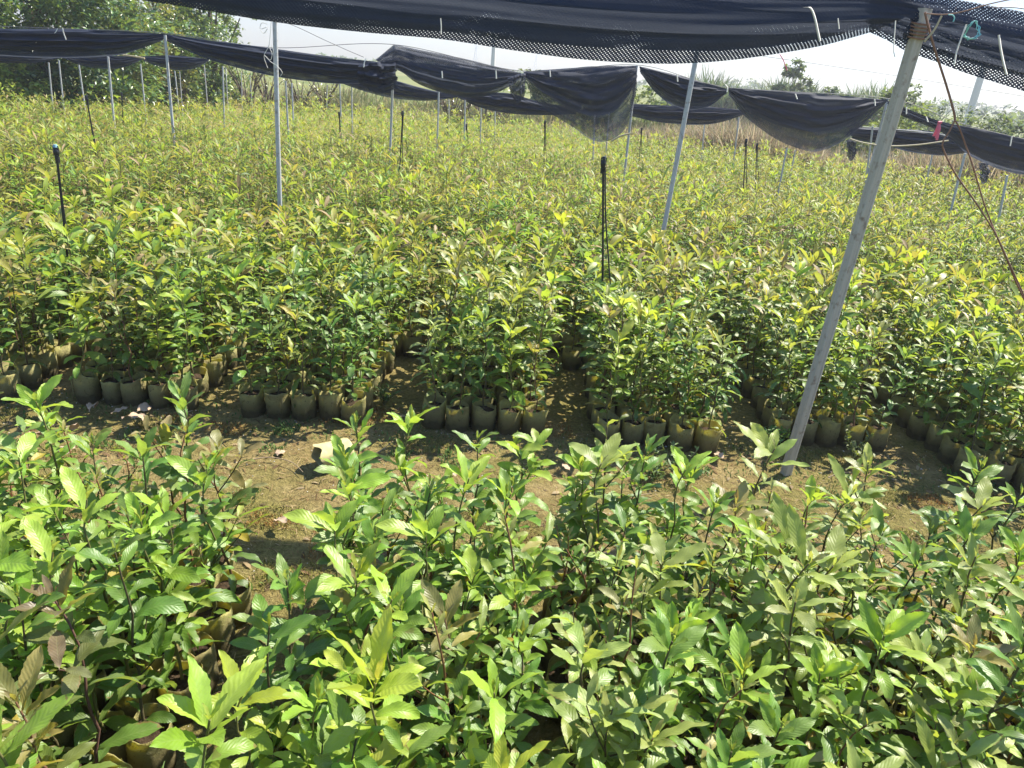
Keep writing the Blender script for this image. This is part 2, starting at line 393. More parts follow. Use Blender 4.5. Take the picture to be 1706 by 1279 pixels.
def gen_sapling(r, style, H=None):
    lo, hi, tipc, L0, wr, stc = [np.array(x) if isinstance(x, tuple) else x for x in STY[style]]
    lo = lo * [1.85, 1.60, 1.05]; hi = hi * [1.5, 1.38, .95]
    H = H or r.uniform(.40, .56); z0 = .100
    lean = r.uniform(-.10, .10, 2); kink = r.uniform(-.018, .018, (7, 2)); kink[0] = 0
    ts = np.linspace(0, 1, 7)
    sp = np.c_[lean[0] * H * ts + kink[:, 0], lean[1] * H * ts + kink[:, 1], z0 + H * ts]
    at = lambda t: np.array([np.interp(t, ts, sp[:, i]) for i in range(3)])
    stems = [(sp, np.linspace(.0042, .0017, 7))]
    rows = []   # P, az, el, L, W, bend, fold, roll, tint
    def leaf(P, az, el, L, w, bend, t, young=0.0):
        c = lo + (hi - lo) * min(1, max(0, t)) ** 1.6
        if young > 0: c = c + (tipc - c) * young
        c = c * r.uniform(.78, 1.22) * np.array([r.uniform(.9, 1.14), 1, r.uniform(.85, 1.15)])
        if r.rand() < .015: c = np.array([.34, .27, .035]) * r.uniform(.7, 1.1)
        rows.append((*P, az, el, L, L * w, bend, rad(r.uniform(6, 24)), rad(r.normal(0, 16)), *c))
    leggy = style == 'leggy'
    n = int(H / (.032 if leggy else .027 if style in ('olive', 'narrow') else .0235)); az = r.uniform(0, 6.28)
    for i in range(n):
        t = .05 + .81 * i / (n - 1); az += rad(137.5 + r.uniform(-18, 18))
        if r.rand() < .08: continue
        s = (.62 + .50 * math.sin(math.pi * min(1, t * .95 + .12)))
        leaf(at(t), az, rad(r.uniform(2, 42) + 22 * t), L0 * s * r.uniform(.62, 1.12) * (1 if not leggy else 1.05 - .45 * t), wr * r.uniform(.85, 1.15), rad(r.uniform(30, 120 if style in ('olive', 'narrow') else 100)), t * .75)
    k = r.randint(4, 7)
    for i in range(k):
        az += rad(360 / k * (1 if k < 6 else 1.0) + r.uniform(-20, 20))
        s = r.uniform(.62, 1.12) if not leggy else r.uniform(.3, .55)
        leaf(at(.90 + .08 * i / k), az, rad(r.uniform(32, 66)), L0 * s, wr * r.uniform(.85, 1.12) * (1 if not leggy else .75), rad(r.uniform(5, 55)), 1.0, young=r.uniform(0, .35) + (.4 if leggy else 0))
    for i in range(r.randint(2, 5)):
        az += rad(120 + r.uniform(-25, 25))
        leaf(at(1.0), az, rad(r.uniform(55, 86)), L0 * r.uniform(.22, .46), wr * .8, rad(r.uniform(-5, 30)), 1.0, young=r.uniform(.6, 1))
    nb = r.choice([0, 1, 1, 2, 2, 3])
    for b in range(nb):
        t = r.uniform(.30, .78); P = at(t); ba = r.uniform(0, 6.28); bl = r.uniform(.07, .18); be = rad(r.uniform(40, 66))
        q = [P + np.array([math.cos(ba) * math.cos(be), math.sin(ba) * math.cos(be), math.sin(be) * (1 + .2 * x)]) * bl * x for x in (0, .5, 1)]
        stems.append((np.array(q), np.array([.0022, .0018, .0013])))
        for i in range(r.randint(4, 8)):
            az += rad(137.5); x = .35 + .65 * min(1, i / 4)
            leaf(P + (q[2] - P) * x, az, rad(r.uniform(20, 65)), L0 * r.uniform(.45, .85), wr, rad(r.uniform(10, 60)), .75 if i < 4 else 1.0, young=.0 if i < 4 else r.uniform(.2, .8))
    return np.array(rows), stems, stc

def leaf_mesh(rows, nu, nv, teeth, wave, name, m):
    V, Fq, uv, col = leaf_batch(rows[:, :3], rows[:, 3], rows[:, 4], rows[:, 5], rows[:, 6], rows[:, 7], rows[:, 8], rows[:, 9], rows[:, 10:13], nu, nv, teeth, wave)
    return MB().add(V, Fq, uv=uv, col=col).mesh(name, m)

# grow bags: slightly crumpled open cylinders with a folded seam
def bag_profile(r, n, R, Hb, crump):
    a = np.arange(n) / n * 2 * np.pi
    ph = r.uniform(0, 6.28, 4)
    k = 1 + crump * (.5 * np.sin(2 * a + ph[0]) + .35 * np.sin(3 * a + ph[1]) + .25 * np.sin(5 * a + ph[2]))
    rim = Hb * (1 + crump * (.7 * np.sin(a + ph[3]) + .45 * np.sin(3 * a + ph[1]) + .22 * np.sin(6 * a + ph[0])))
    return a, k, rim
def gen_bag(r, n=26):
    R, Hb = .058, r.uniform(.122, .138); a, k, rim = bag_profile(r, n, R, Hb, r.uniform(.06, .16))
    ring = lambda rr, z: np.c_[rr * k * np.cos(a), rr * k * np.sin(a), np.broadcast_to(z, n)]
    cr = [1 + .030 * np.sin(a * 3 + r.uniform(0, 6)) * np.sin(a * 5 + r.uniform(0, 6)) + r.normal(0, .010, n) for _ in range(6)]
    lv = [ring(R * .93, -.012), ring(R * 1.03 * cr[0], .012), ring(R * .99 * cr[1], .030), ring(R * 1.03 * cr[2], .046), ring(R * .985 * cr[3], .062), ring(R * 1.02 * cr[4], .076), ring(R * (1.01 + .02 * np.sin(4 * a)), .088), ring(R * (.98 + .05 * np.sin(3 * a + 1)), rim * .9), ring(R * (.985 + .06 * np.sin(3 * a + 1)), rim), ring(R * (.95 + .06 * np.sin(3 * a + 1)), rim - .001), ring(R * .93, .094)]
    V = np.concatenate(lv); f = []
    for i in range(len(lv) - 1):
        for j in range(n): f.append((i * n + j, i * n + (j + 1) % n, (i + 1) * n + (j + 1) % n, (i + 1) * n + j))
    mb = MB().add(V, np.array(f))
    # welded seam standing off the wall
    sa = r.uniform(3.6, 5.8)
    for dz in range(1):
        zs = np.linspace(.0, Hb * .97, 7)
        pr = [(R * (1.045 + .01 * math.sin(z * 70)), z) for z in zs]
        V = []
        for rr, z in pr:
            V += [(rr * math.cos(sa) * .985, rr * math.sin(sa) * .985, z), (rr * 1.05 * math.cos(sa + .05), rr * 1.05 * math.sin(sa + .05), z), (rr * .985 * math.cos(sa + .10), rr * .985 * math.sin(sa + .10), z)]
        ff = []
        for i in range(6):
            ff += [(i * 3, i * 3 + 1, i * 3 + 4, i * 3 + 3), (i * 3 + 1, i * 3 + 2, i * 3 + 5, i * 3 + 4)]
        mb.add(V, np.array(ff))
    sd = MB(); V = np.concatenate([ring(R * .94, .096), ring(R * .6, .101 + .006 * np.sin(3 * a)), [(0, 0, .106)]])
    f4 = [(j, (j + 1) % n, n + (j + 1) % n, n + j) for j in range(n)]; f3 = [(n + j, n + (j + 1) % n, 2 * n) for j in range(n)]
    sd.add(V, np.array(f4)); sd.f.append(np.array(f3)); sd.mi.append(np.zeros(n))
    return mb.mesh('grow_bag', M['bag']), sd.mesh('soil', M['soil'])
BAGS = [gen_bag(np.random.RandomState(300 + i)) for i in range(14)]

# ------------------------------------------------------------------ where the saplings stand
GR = np.random.RandomState(11)
plants = []   # dict(x, y, bed, row, col, style, s)
def pick(r, table):
    k, p = zip(*table); p = np.array(p, float); return k[r.choice(len(k), p=p / p.sum())]
# block beside the camera: long beds running away from it, split by two narrow gaps
NEAR = [('left', [-2.56, -2.41, -2.26, -2.11, -1.96, -1.81, -1.66, -1.51, -1.37, -1.23, -1.09, -.97, -.84]),
        ('middle', [-.445, -.32, -.20, -.08, .045]),
        ('right', [.22, .33, .42, .56, .70, .84, .99, 1.14, 1.29, 1.44, 1.59, 1.74, 1.89, 2.04, 2.19, 2.34, 2.49])]
NEAR_Y = [2.02 - .140 * i for i in range(13)]
T_LEFT = [('green', 3), ('fresh', 3), ('bronze', 1.0), ('leggy', 1.2), ('purple', .25)]
T_MID = [('fresh', 4), ('green', 3), ('bronze', .5), ('leggy', .8), ('yellow', .5)]
T_RIGHT = [('pale', 5), ('fresh', 2), ('green', 2), ('leggy', .8), ('bronze', .35)]
for bed, cols in NEAR:
    for ri, y in enumerate(NEAR_Y):
        for ci, x in enumerate(cols):
            jx, jy = GR.normal(0, .016, 2)
            yy = y + jy - (.05 if bed == 'right' else 0) + .05 * math.sin(x * 2.1)
            if ri < 2 and GR.rand() < (.30 if ri == 0 else .12): continue
            st = pick(GR, {'left': T_LEFT, 'middle': T_MID, 'right': T_RIGHT}[bed])
            if ri < 3 and GR.rand() < .20: st = 'leggy'
            edge = (bed == 'left' and ci >= len(cols) - 2) or (bed == 'middle' and ci == 0)
            if edge and st in ('leggy', 'purple'): st = 'green'
            plants.append(dict(x=x + jx, y=yy, bed=bed, row=ri, col=ci, style=st, s=GR.uniform(1.05, 1.18) if edge else GR.uniform(.85, 1.16), near=True, hole=False))
# the blocks across the path: beds five bags wide
BEDS = [('A', -2.76, 3.20), ('B', -1.90, 3.26), ('C', -1.04, 3.27), ('D', -.135, 3.30), ('E', .745, 3.27), ('F', 1.70, 3.46), ('G', 2.56, 3.12)]
T_B2 = [('green', 3), ('fresh', 2), ('olive', 3), ('narrow', 2.5), ('bronze', 1), ('pale', 1), ('yellow', .35)]
for bed, cx, y0 in BEDS:
    for ri in range(17):
        for ci in range(5 if ri < 7 else 7):
            jx, jy = GR.normal(0, .010, 2)
            if ci > 4 and GR.rand() < .30: continue
            x = cx + ((ci - 2) if ci < 5 else 3 if ci == 5 else -3) * .128 + jx; y = y0 + ri * .138 + jy + (.0 if bed != 'G' else .06 * abs(ci - 2))
            if y > 5.55: continue
            if ri > 1 and GR.rand() < .05: continue
            st = pick(GR, T_B2)
            plants.append(dict(x=x, y=y, bed=bed, row=ri, col=ci, style=st, s=GR.uniform(.80, 1.22) * (.95 if ri < 1 else 1.0), near=False, hole=False))
# plants the photograph singles out
def hero(px, py, z, style, s=None):
    P = at_z(px, py, z)
    b = min((p for p in plants if not p.get('hero')), key=lambda p: (p['x'] - P[0]) ** 2 + (p['y'] - P[1]) ** 2)
    b['style'] = style; b['hero'] = True
    if s: b['s'] = s
hero(645, 1110, .60, 'yellow', 1.10); hero(335, 1215, .55, 'yellow', 1.0); hero(120, 1060, .60, 'purple', 1.12); hero(60, 1150, .5, 'bronze')
hero(570, 990, .58, 'fresh', 1.15); hero(885, 710, .66, 'fresh', 1.22); hero(858, 930, .60, 'leggy', 1.2); hero(1330, 930, .62, 'pale', 1.2)
hero(1300, 1010, .60, 'pale', 1.15); hero(150, 560, .5, 'yellow', .9); hero(990, 590, .5, 'yellow', .95); hero(690, 735, .62, 'fresh', 1.1)
hero(990, 760, .60, 'pale', 1.1); hero(1310, 790, .62, 'pale', 1.15); hero(1490, 770, .62, 'pale', 1.15); hero(540, 770, .58, 'fresh', 1.05)
hero(1010, 1130, .5, 'pale', 1.1); hero(760, 1010, .58, 'bronze', 1.0); hero(280, 700, .66, 'leggy', 1.2); hero(160, 760, .62, 'leggy', 1.1)

def in_view(p, mx=60, my=170):
    for z in (.62, .3):
        u, v = project((p['x'], p['y'], z))
        if -mx < u < IW + mx and -200 < v < IH + my and p['y'] > .15: return True
    return False
for p in plants: p['d'] = math.hypot(math.hypot(p['x'], p['y']), CAM_H - .5)
vis = sorted([p for p in plants if in_view(p)], key=lambda p: p['d'])
single = vis[:298]; ids = {id(p) for p in single}
mass = [p for p in plants if id(p) not in ids and p['y'] > -.2]

ORD = 'first second third fourth fifth sixth seventh eighth ninth tenth eleventh twelfth thirteenth fourteenth fifteenth sixteenth seventeenth eighteenth'.split()
LOOK = {'green': 'deep green sapling', 'fresh': 'fresh green sapling', 'yellow': 'bright yellow-green sapling', 'pale': 'pale grey-green sapling', 'bronze': 'bronze-tipped sapling', 'purple': 'purple-brown topped sapling', 'leggy': 'thin red-stemmed sapling', 'narrow': 'narrow-leaved sapling', 'olive': 'olive green sapling'}
BEDNAME = {'A': 'leftmost bed across the path', 'B': 'second bed from left across the path', 'C': 'third bed from left across the path', 'D': 'middle bed across the path', 'E': 'bed left of the leaning post', 'F': 'bed behind the leaning post', 'G': 'rightmost bed across the path'}
def sap_label(p):
    if p['near']:
        return f"{LOOK[p['style']]} in the {p['bed']} near bed, {ORD[p['row']]} row from path, {ORD[p['col']]} from left"
    return f"{LOOK[p['style']]}, {ORD[p['row']]} row, {ORD[p['col']]} from left, {BEDNAME[p['bed']]}"
VARS = {}
def variants(style, k):
    if (style, k) not in VARS:
        r = np.random.RandomState(1000 + 37 * sorted(STY).index(style) + k)
        rows, stems, stc = gen_sapling(r, style)
        lm = leaf_mesh(rows, 20, 4, .050, .018, 'foliage', M['leaf'])
        mb = MB()
        for pts, rr in stems: tube(mb, smooth_path(pts, 10 if len(pts) > 3 else 4), np.interp(np.linspace(0, 1, 10 if len(pts) > 3 else 4), np.linspace(0, 1, len(rr)), rr), 6, col=stc)
        VARS[(style, k)] = (lm, mb.mesh('stem', M['stem']), rows, stems, stc)
    return VARS[(style, k)]
SR = np.random.RandomState(77)
for p in single:
    lm, stm, *_ = variants(p['style'], SR.randint(0, 6))
    bg_, sl_ = BAGS[SR.randint(len(BAGS))]
    t = thing('potted_sapling', (p['x'], p['y'], 0), sap_label(p), 'sapling', 'saplings in grow bags')
    b = link('grow_bag', bg_, t); b.rotation_euler = (SR.normal(0, .04), SR.normal(0, .04), SR.uniform(0, 6.28))
    s2 = link('soil', sl_, b)
    rz = SR.uniform(0, 6.28)
    for nm, dt in (('stem', stm), ('foliage', lm)):
        o = link(nm, dt, t); o.rotation_euler = (0, 0, rz); o.scale = (p['s'],) * 3; o.location = (0, 0, .100 * (1 - p['s']))

# ------------------------------------------------------------------ the mass of saplings behind
FR = np.random.RandomState(21)
TEMPL = []
for i, st in enumerate(['green', 'green', 'fresh', 'fresh', 'olive', 'olive', 'olive', 'narrow', 'narrow', 'narrow', 'bronze', 'bronze', 'pale', 'yellow', 'leggy', 'leggy', 'fresh', 'olive']):
    TEMPL.append((st,) + gen_sapling(np.random.RandomState(5000 + i), st))
BYS = {}
for i, t in enumerate(TEMPL): BYS.setdefault(t[0], []).append(i)
BYS['purple'] = BYS['bronze']
extra = []
def block(ya, yb, pitch, bedp=.885, aisle=.22):
    for y in np.arange(ya, yb, pitch):
        w = .76 * y + 1.2
        for x in np.arange(-w, w, pitch):
            k = (x + .135 + bedp / 2) % bedp
            if k < aisle / 2 or k > bedp - aisle / 2: continue
            if FR.rand() < .05 + .10 * (math.sin(x * 3.1 + 2 * y) * math.sin(2.7 * y - x) > .55): continue
            if x < 0 and y > 13.2 + max(0, (x + 8.4)) * 1.6: continue       # the wood cuts the corner
            if y > 18.2 - max(0, x - .5) * .60: continue                      # the field ends along the reeds
            extra.append(dict(x=x + FR.normal(0, .015), y=y + FR.normal(0, .015), style=pick(FR, [('olive', 4), ('narrow', 4), ('fresh', 2.5), ('green', 1.6), ('bronze', .9), ('yellow', .5), ('leggy', .8)]), s=FR.uniform(.66, 1.20) * (1 + .09 * math.sin(x * 1.9 + y) * math.sin(y * 2.3 - x))))
# outer beds of the first block, out to the sides
for bx in (-5.4, -4.5, -3.64, 3.45, 4.35, 5.2):
    for ri in range(17):
        for ci in range(5):
            extra.append(dict(x=bx + (ci - 2) * .124 + FR.normal(0, .01), y=3.25 + ri * .138 + FR.normal(0, .01), style=pick(FR, T_B2), s=FR.uniform(.8, 1.1)))
block(6.40, 10.0, .128, aisle=.0); block(10.40, 14.0, .145, aisle=.0); block(14.25, 18.4, .17, aisle=.0)
allm = mass + extra
mb = MB()
lod = {0: (10, 2), 1: (5, 2), 2: (3, 2), 3: (2, 2)}
acc = {k: [] for k in lod}
stem_acc = []
bag_list = []
for p in allm:
    d = p['y']
    lv = 0 if d < 4.6 else 1 if d < 7.6 else 2 if d < 11.5 else 3
    ti = BYS[p['style']][FR.randint(len(BYS[p['style']]))]; st, rows, stems, stc = TEMPL[ti]
    R = rows.copy(); s = p['s']; a = FR.uniform(0, 6.28); ca, sa = math.cos(a), math.sin(a)
    if d > 9: R = R[R[:, 2] > .100 + .16]
    if d > 6.3:                        # farther leaves drawn a little broader in number, not in size
        R = R[FR.rand(len(R)) < .92]
    x, y = R[:, 0] * s, R[:, 1] * s
    R[:, 0] = ca * x - sa * y + p['x']; R[:, 1] = sa * x + ca * y + p['y']; R[:, 2] = .100 + (R[:, 2] - .100) * s
    R[:, 3] += a; R[:, 5] *= s; R[:, 6] *= s * (.70 if d > 6 else 1.0)
    R[:, 10:13] *= FR.uniform(.85, 1.2) * np.array([FR.uniform(.94, 1.14), 1.0, FR.uniform(.9, 1.1)])
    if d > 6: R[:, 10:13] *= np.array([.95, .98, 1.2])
    if d > 8: R[:, 5:7] *= .86
    tan = (FR.rand(len(R)) < (.16 if d > 4.5 else .05)) & (R[:, 2] > .38)
    R[tan, 10:13] = np.array([.30, .215, .105]) * FR.uniform(.75, 1.2, (tan.sum(), 1))
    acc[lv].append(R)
    if d < 11.5:
        for pts, rr in stems[:1]:
            q = pts[[0, 2, 4, 6]] * 1.0; qx, qy = q[:, 0] * s, q[:, 1] * s
            stem_acc.append((np.c_[ca * qx - sa * qy + p['x'], sa * qx + ca * qy + p['y'], .100 + (q[:, 2] - .100) * s], np.array([.0045, .0038, .003, .002]), stc))
    if d < 8.2: bag_list.append((p['x'], p['y'], FR.randint(0, 99)))
for k, (nu, nv) in lod.items():
    if not acc[k]: continue
    R = np.concatenate(acc[k])
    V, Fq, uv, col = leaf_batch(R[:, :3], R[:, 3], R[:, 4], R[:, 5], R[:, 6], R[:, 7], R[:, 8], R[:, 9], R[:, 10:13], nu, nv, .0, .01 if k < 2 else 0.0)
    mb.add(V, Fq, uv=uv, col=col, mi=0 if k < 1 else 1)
# stems: three-sided, vectorised
if stem_acc:
    Pp = np.array([s[0] for s in stem_acc]); Rr = np.array([s[1] for s in stem_acc]); Cc = np.array([s[2] for s in stem_acc])
    a3 = np.arange(3) / 3 * 2 * np.pi; ring = np.c_[np.cos(a3), np.sin(a3), 0 * a3]
    V = Pp[:, :, None, :] + Rr[:, :, None, None] * ring[None, None]
    n = len(Pp); base = np.arange(12).reshape(4, 3)
    f = np.array([(base[i, j], base[i, (j + 1) % 3], base[i + 1, (j + 1) % 3], base[i + 1, j]) for i in range(3) for j in range(3)])
    mb.add(V.reshape(-1, 3), (f[None] + (np.arange(n) * 12)[:, None, None]).reshape(-1, 4), col=np.repeat(Cc, 12, 0), mi=2)
# bags of the mass
nb = 10
for (x, y, sd) in bag_list:
    r = np.random.RandomState(sd); a, k, rim = bag_profile(r, nb, .058, .130, .09)
    ring = lambda rr, z: np.c_[rr * k * np.cos(a) + x, rr * k * np.sin(a) + y, np.broadcast_to(z, nb)]
    V = np.concatenate([ring(.056, -.01), ring(.060, .07), ring(.058, rim), ring(.053, .096)])
    f = np.array([(i * nb + j, i * nb + (j + 1) % nb, (i + 1) * nb + (j + 1) % nb, (i + 1) * nb + j) for i in range(3) for j in range(nb)])
    mb.add(V, f, mi=3)
    V2 = np.concatenate([ring(.053, .097), [(x, y, .105)]]); mb.add(V2, np.array([(j, (j + 1) % nb, nb) for j in range(nb)]), mi=4)
o = mb.build('sapling_mass', [M['leaf'], M['leaf_far'], M['stem'], M['bag'], M['soil']])
tag(o, 'dense mass of green saplings filling the beds out to the far edge', 'saplings', kind='stuff')

# ------------------------------------------------------------------ posts
def pole(top, bot, r, label, m='steel', zb=.6, Y=None, base=None, grp='thin steel poles of the shade frame'):
    B = at_z(*bot, zb) if base is None else np.array(base)
    if B[1] > 19: B = at_y(*bot, 19.0)
    T = at_y(*top, B[1])
    d = (T - B); foot = B - d * ((B[2] + .25) / d[2])
    foot[0] = B[0] + (foot[0] - B[0]); L = T - foot
    mb = MB(); k = 7; ts = np.linspace(0, 1, k)
    bow = np.array([np.sin(ts * np.pi) * .008 * math.sin(top[0]), np.zeros(k), np.zeros(k)]).T
    pts = foot + ts[:, None] * L + bow - foot
    tube(mb, pts, r, 12, cap=False)
    tube(mb, pts[[-1, -2]] * 1.0, r * .86, 12, cap=True)        # inner wall of the open tube end
    tube(mb, [pts[-1] - L / np.linalg.norm(L) * .004, pts[-1]], [r * 1.02, r * 1.02], 12, cap=False)
    o = mb.build('steel_pole', M[m], loc=tuple(foot)); tag(o, label, 'pole', grp)
    return o, T, foot
POLES = [
 ((458, 36), (467, 335), .0175, 'grey steel pole reaching the near net, white string tangled on it'),
 ((1163, 78), (1105, 380), .0185, 'leaning grey pole seen behind the sagging middle of the near net'),
 ((275, 58), (290, 222), .0165, 'steel pole in the triangular gap under the left net'),
 ((656, 76), (650, 240), .0165, 'steel pole under the pointed peak of the far net'),
 ((1061, 109), (1043, 272), .0165, 'steel pole beside the see-through hanging net'),
 ((1479, 165), (1443, 300), .0165, 'steel pole close beside the big leaning post'),
 ((180, 94), (190, 195), .014, 'steel pole in front of the wood, right of the black-footed one'),
 ((130, 97), (140, 163), .013, 'steel pole standing behind a black sprinkler riser, left side'),
 ((98, 100), (105, 162), .012, 'short thin pole before the dark wood, second from left'),
 ((81, 104), (87, 162), .012, 'leftmost thin pole before the dark wood'),
 ((204, 115), (208, 156), .012, 'distant pole before the wood, between two nearer poles'),
 ((234, 106), (240, 172), .012, 'distant pole under the tied net end at left'),
 ((291, 118), (296, 168), .011, 'distant pole just right of the gap pole, nearer of two'),
 ((299, 118), (302, 156), .011, 'distant pole just right of the gap pole, farther of two'),
 ((340, 108), (344, 160), .012, 'distant pole in front of the small round tree'),
 ((371, 110), (373, 190), .013, 'bright pole right of the small round tree'),
 ((376, 113), (379, 158), .011, 'faint far pole close behind a bright pole'),
 ((402, 120), (403, 158), .011, 'faint far pole at the edge of the wood'),
 ((416, 125), (418, 156), .011, 'faint far pole beside bare brown shrub stems'),
 ((476, 135), (481, 217), .013, 'pole right of the string-tangled pole, nearer of two'),
 ((486, 138), (488, 200), .013, 'pole right of the string-tangled pole, farther of two'),
 ((566, 136), (568, 205), .012, 'pole under the low middle of the long left net'),
 ((586, 145), (586, 208), .012, 'thin dark pole left of the peak pole'),
 ((545, 141), (545, 160), .011, 'tiny far pole left of the peak pole'),
 ((731, 152), (728, 230), .013, 'pole under the wide net right of the peak'),
 ((775, 167), (773, 230), .013, 'pole where two lower nets meet'),
 ((802, 178), (801, 222), .012, 'pole under the lower middle net, before reddish grass'),
 ((825, 185), (824, 212), .011, 'thin far pole under the lower middle net'),
 ((748, 165), (748, 183), .011, 'tiny far pole before dry reddish shrubs'),
 ((992, 170), (989, 252), .012, 'pole seen through the hanging net, left of two'),
 ((1016, 175), (1011, 246), .012, 'pole seen through the hanging net, right of two'),
 ((1174, 205), (1171, 243), .012, 'far pole beneath the low net right of a leaning pole'),
 ((1231, 195), (1223, 266), .012, 'far pole left of the deep swag of net'),
 ((1311, 246), (1302, 295), .012, 'far pole under the deepest point of the swag'),
 ((1325, 250), (1320, 277), .011, 'short dark pole just right of the swag bottom'),
 ((1454, 210), (1442, 300), .013, 'white pole seen just left of the big post'),
 ((1555, 250), (1545, 294), .012, 'far pole against the dry grass right of the big post'),
 ((1608, 255), (1587, 340), .014, 'leaning pole between the brown twines'),
 ((1678, 292), (1665, 356), .013, 'rightmost thin pole under the drooping net'),
]
TOPS = {}
for t, b, r, lab in POLES:
    o, T, ft = pole(t, b, r, lab); TOPS[t] = T
# the big post: square tube with rolled ribs
def big_post():
    B = at_z(1310, 785, 0); T = at_y(1541, 14, B[1]); d = (T - B) / np.linalg.norm(T - B); B = B - d * .35
    root = thing('leaning_post', tuple(B), 'thick weathered grey post leaning at the path, holding the near net', 'post')
    hw = .021; prof = []
    for k in range(4):
        c, s = math.cos(k * math.pi / 2), math.sin(k * math.pi / 2)
        for (x, y) in [(hw, -hw * .72), (hw, -hw * .40), (hw * .90, -hw * .30), (hw * .90, hw * .30), (hw, hw * .40), (hw, hw * .72), (hw * .90, hw * .92)]:
            prof.append((c * x - s * y, s * x + c * y))
    prof = np.array(prof); n = len(prof); ang = .35; prof = prof @ np.array([[math.cos(ang), math.sin(ang)], [-math.sin(ang), math.cos(ang)]])
    x = np.cross([0, 1, 0], d); x /= np.linalg.norm(x); y = np.cross(d, x); L = np.linalg.norm(T - B); mb = MB()
    ts = np.linspace(0, L, 12); V = np.concatenate([d * t + prof[:, :1] * x + prof[:, 1:] * y for t in ts])
    f = np.array([(i * n + j, i * n + (j + 1) % n, (i + 1) * n + (j + 1) % n, (i + 1) * n + j) for i in range(11) for j in range(n)])
    mb.add(V, f); V2 = np.concatenate([d * (L - .01) + prof[:, :1] * x * .9 + prof[:, 1:] * y * .9, [d * (L - .01)]]); mb.add(V2, np.array([(j, (j + 1) % n, n) for j in range(n)]))
    mb.build('post_tube', M['post'], root, smooth=False)
    mb = MB()
    for k in range(5):
        a = np.linspace(0, 6.28, 17); q = np.array([d * (L - .05 - .012 * k + .006 * math.sin(t)) + (x * math.cos(t) + y * math.sin(t)) * .032 for t in a]); tube(mb, q, .0035, 6)
    mb.build('wire_wrap', M['twine'], root)
    return B, T
PB, PT = big_post()

# ------------------------------------------------------------------ shade nets
def resample(pts, n, sharp=False):
    if sharp:
        p = np.asarray(pts, float); d = np.r_[0, np.cumsum(np.linalg.norm(np.diff(p, axis=0), axis=1))]; s = np.linspace(0, d[-1], n); return np.c_[np.interp(s, d, p[:, 0]), np.interp(s, d, p[:, 1])]
    pts = np.asarray(pts, float); x = np.linspace(0, 1, len(pts)); d = np.r_[0, np.cumsum(np.linalg.norm(np.diff(pts, axis=0), axis=1))]; d /= d[-1]
    s = np.linspace(0, 1, n); P = smooth_path(pts, 200); dd = np.r_[0, np.cumsum(np.linalg.norm(np.diff(P, axis=0), axis=1))]; dd /= dd[-1]
    return np.c_[np.interp(s, dd, P[:, 0]), np.interp(s, dd, P[:, 1])]
NR = np.random.RandomState(8)
def net_part(mb, top, bot, Y, open_top=.1, open_mid=.1, open_bot=.5, folds=5, amp=.035, bulge=.10, ns=90, nt=40, layers=1, back=.06, edge=.12, sharp=False, along=None):
    Yf = (lambda x: Y) if not callable(Y) else Y
    T = np.array([at_y(x, y, Yf(x)) for x, y in resample(top, ns, sharp)]); Bm = np.array([at_y(x, y, Yf(x)) for x, y in resample(bot, ns)])
    t = np.linspace(0, 1, nt); s = np.linspace(0, 1, ns)
    ph = NR.uniform(0, 6.28, 5)
    for ly in range(layers):
        hang = (1.0, .74, .55)[ly]
        tt = (t * hang)[None, :, None]
        V = T[:, None, :] * (1 - tt) + Bm[:, None, :] * tt
        env = np.sin(np.pi * np.clip(tt[..., 0], 0, 1)) ** .6
        wob = .5 * np.sin(5 * s + ph[0]) + .4 * np.sin(13 * s + ph[1]) + .25 * np.sin(29 * s + ph[3])
        rip = np.sin(2 * np.pi * folds * tt[..., 0] + wob[:, None] * 1.4 + ph[2]) + .5 * np.sin(2 * np.pi * folds * 2.3 * tt[..., 0] - wob[:, None] * 2 + ph[4])
        hgt = np.linalg.norm(Bm - T, axis=1)[:, None]
        V[..., 1] += -bulge * env * np.minimum(1, hgt / .4) + amp * rip * np.minimum(1, hgt / .35) * (.25 + env) + back * ly
        V[..., 1] += .32 * amp * np.sin(2 * np.pi * folds * 4.1 * tt[..., 0] + 2.2 * wob[:, None] + ph[0]) * np.minimum(1, hgt / .35)
        V[..., 2] += .12 * amp * np.sin(2 * np.pi * folds * 1.7 * tt[..., 0] + ph[1] + wob[:, None])
        op = np.interp(tt[0, :, 0], [0, .12, .5, 1 - edge, 1], [open_top, open_mid, open_mid, (open_mid + open_bot) / 2, open_bot])
        op2 = op[None] + .22 * np.maximum(0, rip) * (op[None] > .04) * (.3 + .7 * (np.sin(7 * s + ph[2])[:, None] > -.2))
        lam = np.r_[0, np.cumsum(np.linalg.norm(np.diff(T, axis=0), axis=1))]
        U = np.stack(np.broadcast_arrays(lam[:, None], tt[..., 0] * hgt), -1)
        i = np.arange((ns - 1) * (nt - 1)); r, c = i // (nt - 1), i % (nt - 1); a = r * nt + c
        mb.add(V.reshape(-1, 3), np.c_[a, a + 1, a + nt + 1, a + nt], uv=U.reshape(-1, 2), op=np.clip((op2 * (np.ones(ns) if along is None else np.interp(s, *along))[:, None]).ravel(), 0, 1))
def hem(mb, pts, Y, r, op=.0):
    P = np.array([at_y(x, y, Y(x) if callable(Y) else Y) for x, y in resample(pts, 50)])
    tube(mb, P + NR.normal(0, r * .15, P.shape), r, 6)
def net(name, label, parts, group=None, hems=()):
    mb = MB()
    for kw in parts: net_part(mb, **kw)
    o = mb.build(name, M['net']); return tag(o, label, 'shade net', group)
GN = 'black shade nets bunched on their wires'
YN = 3.12
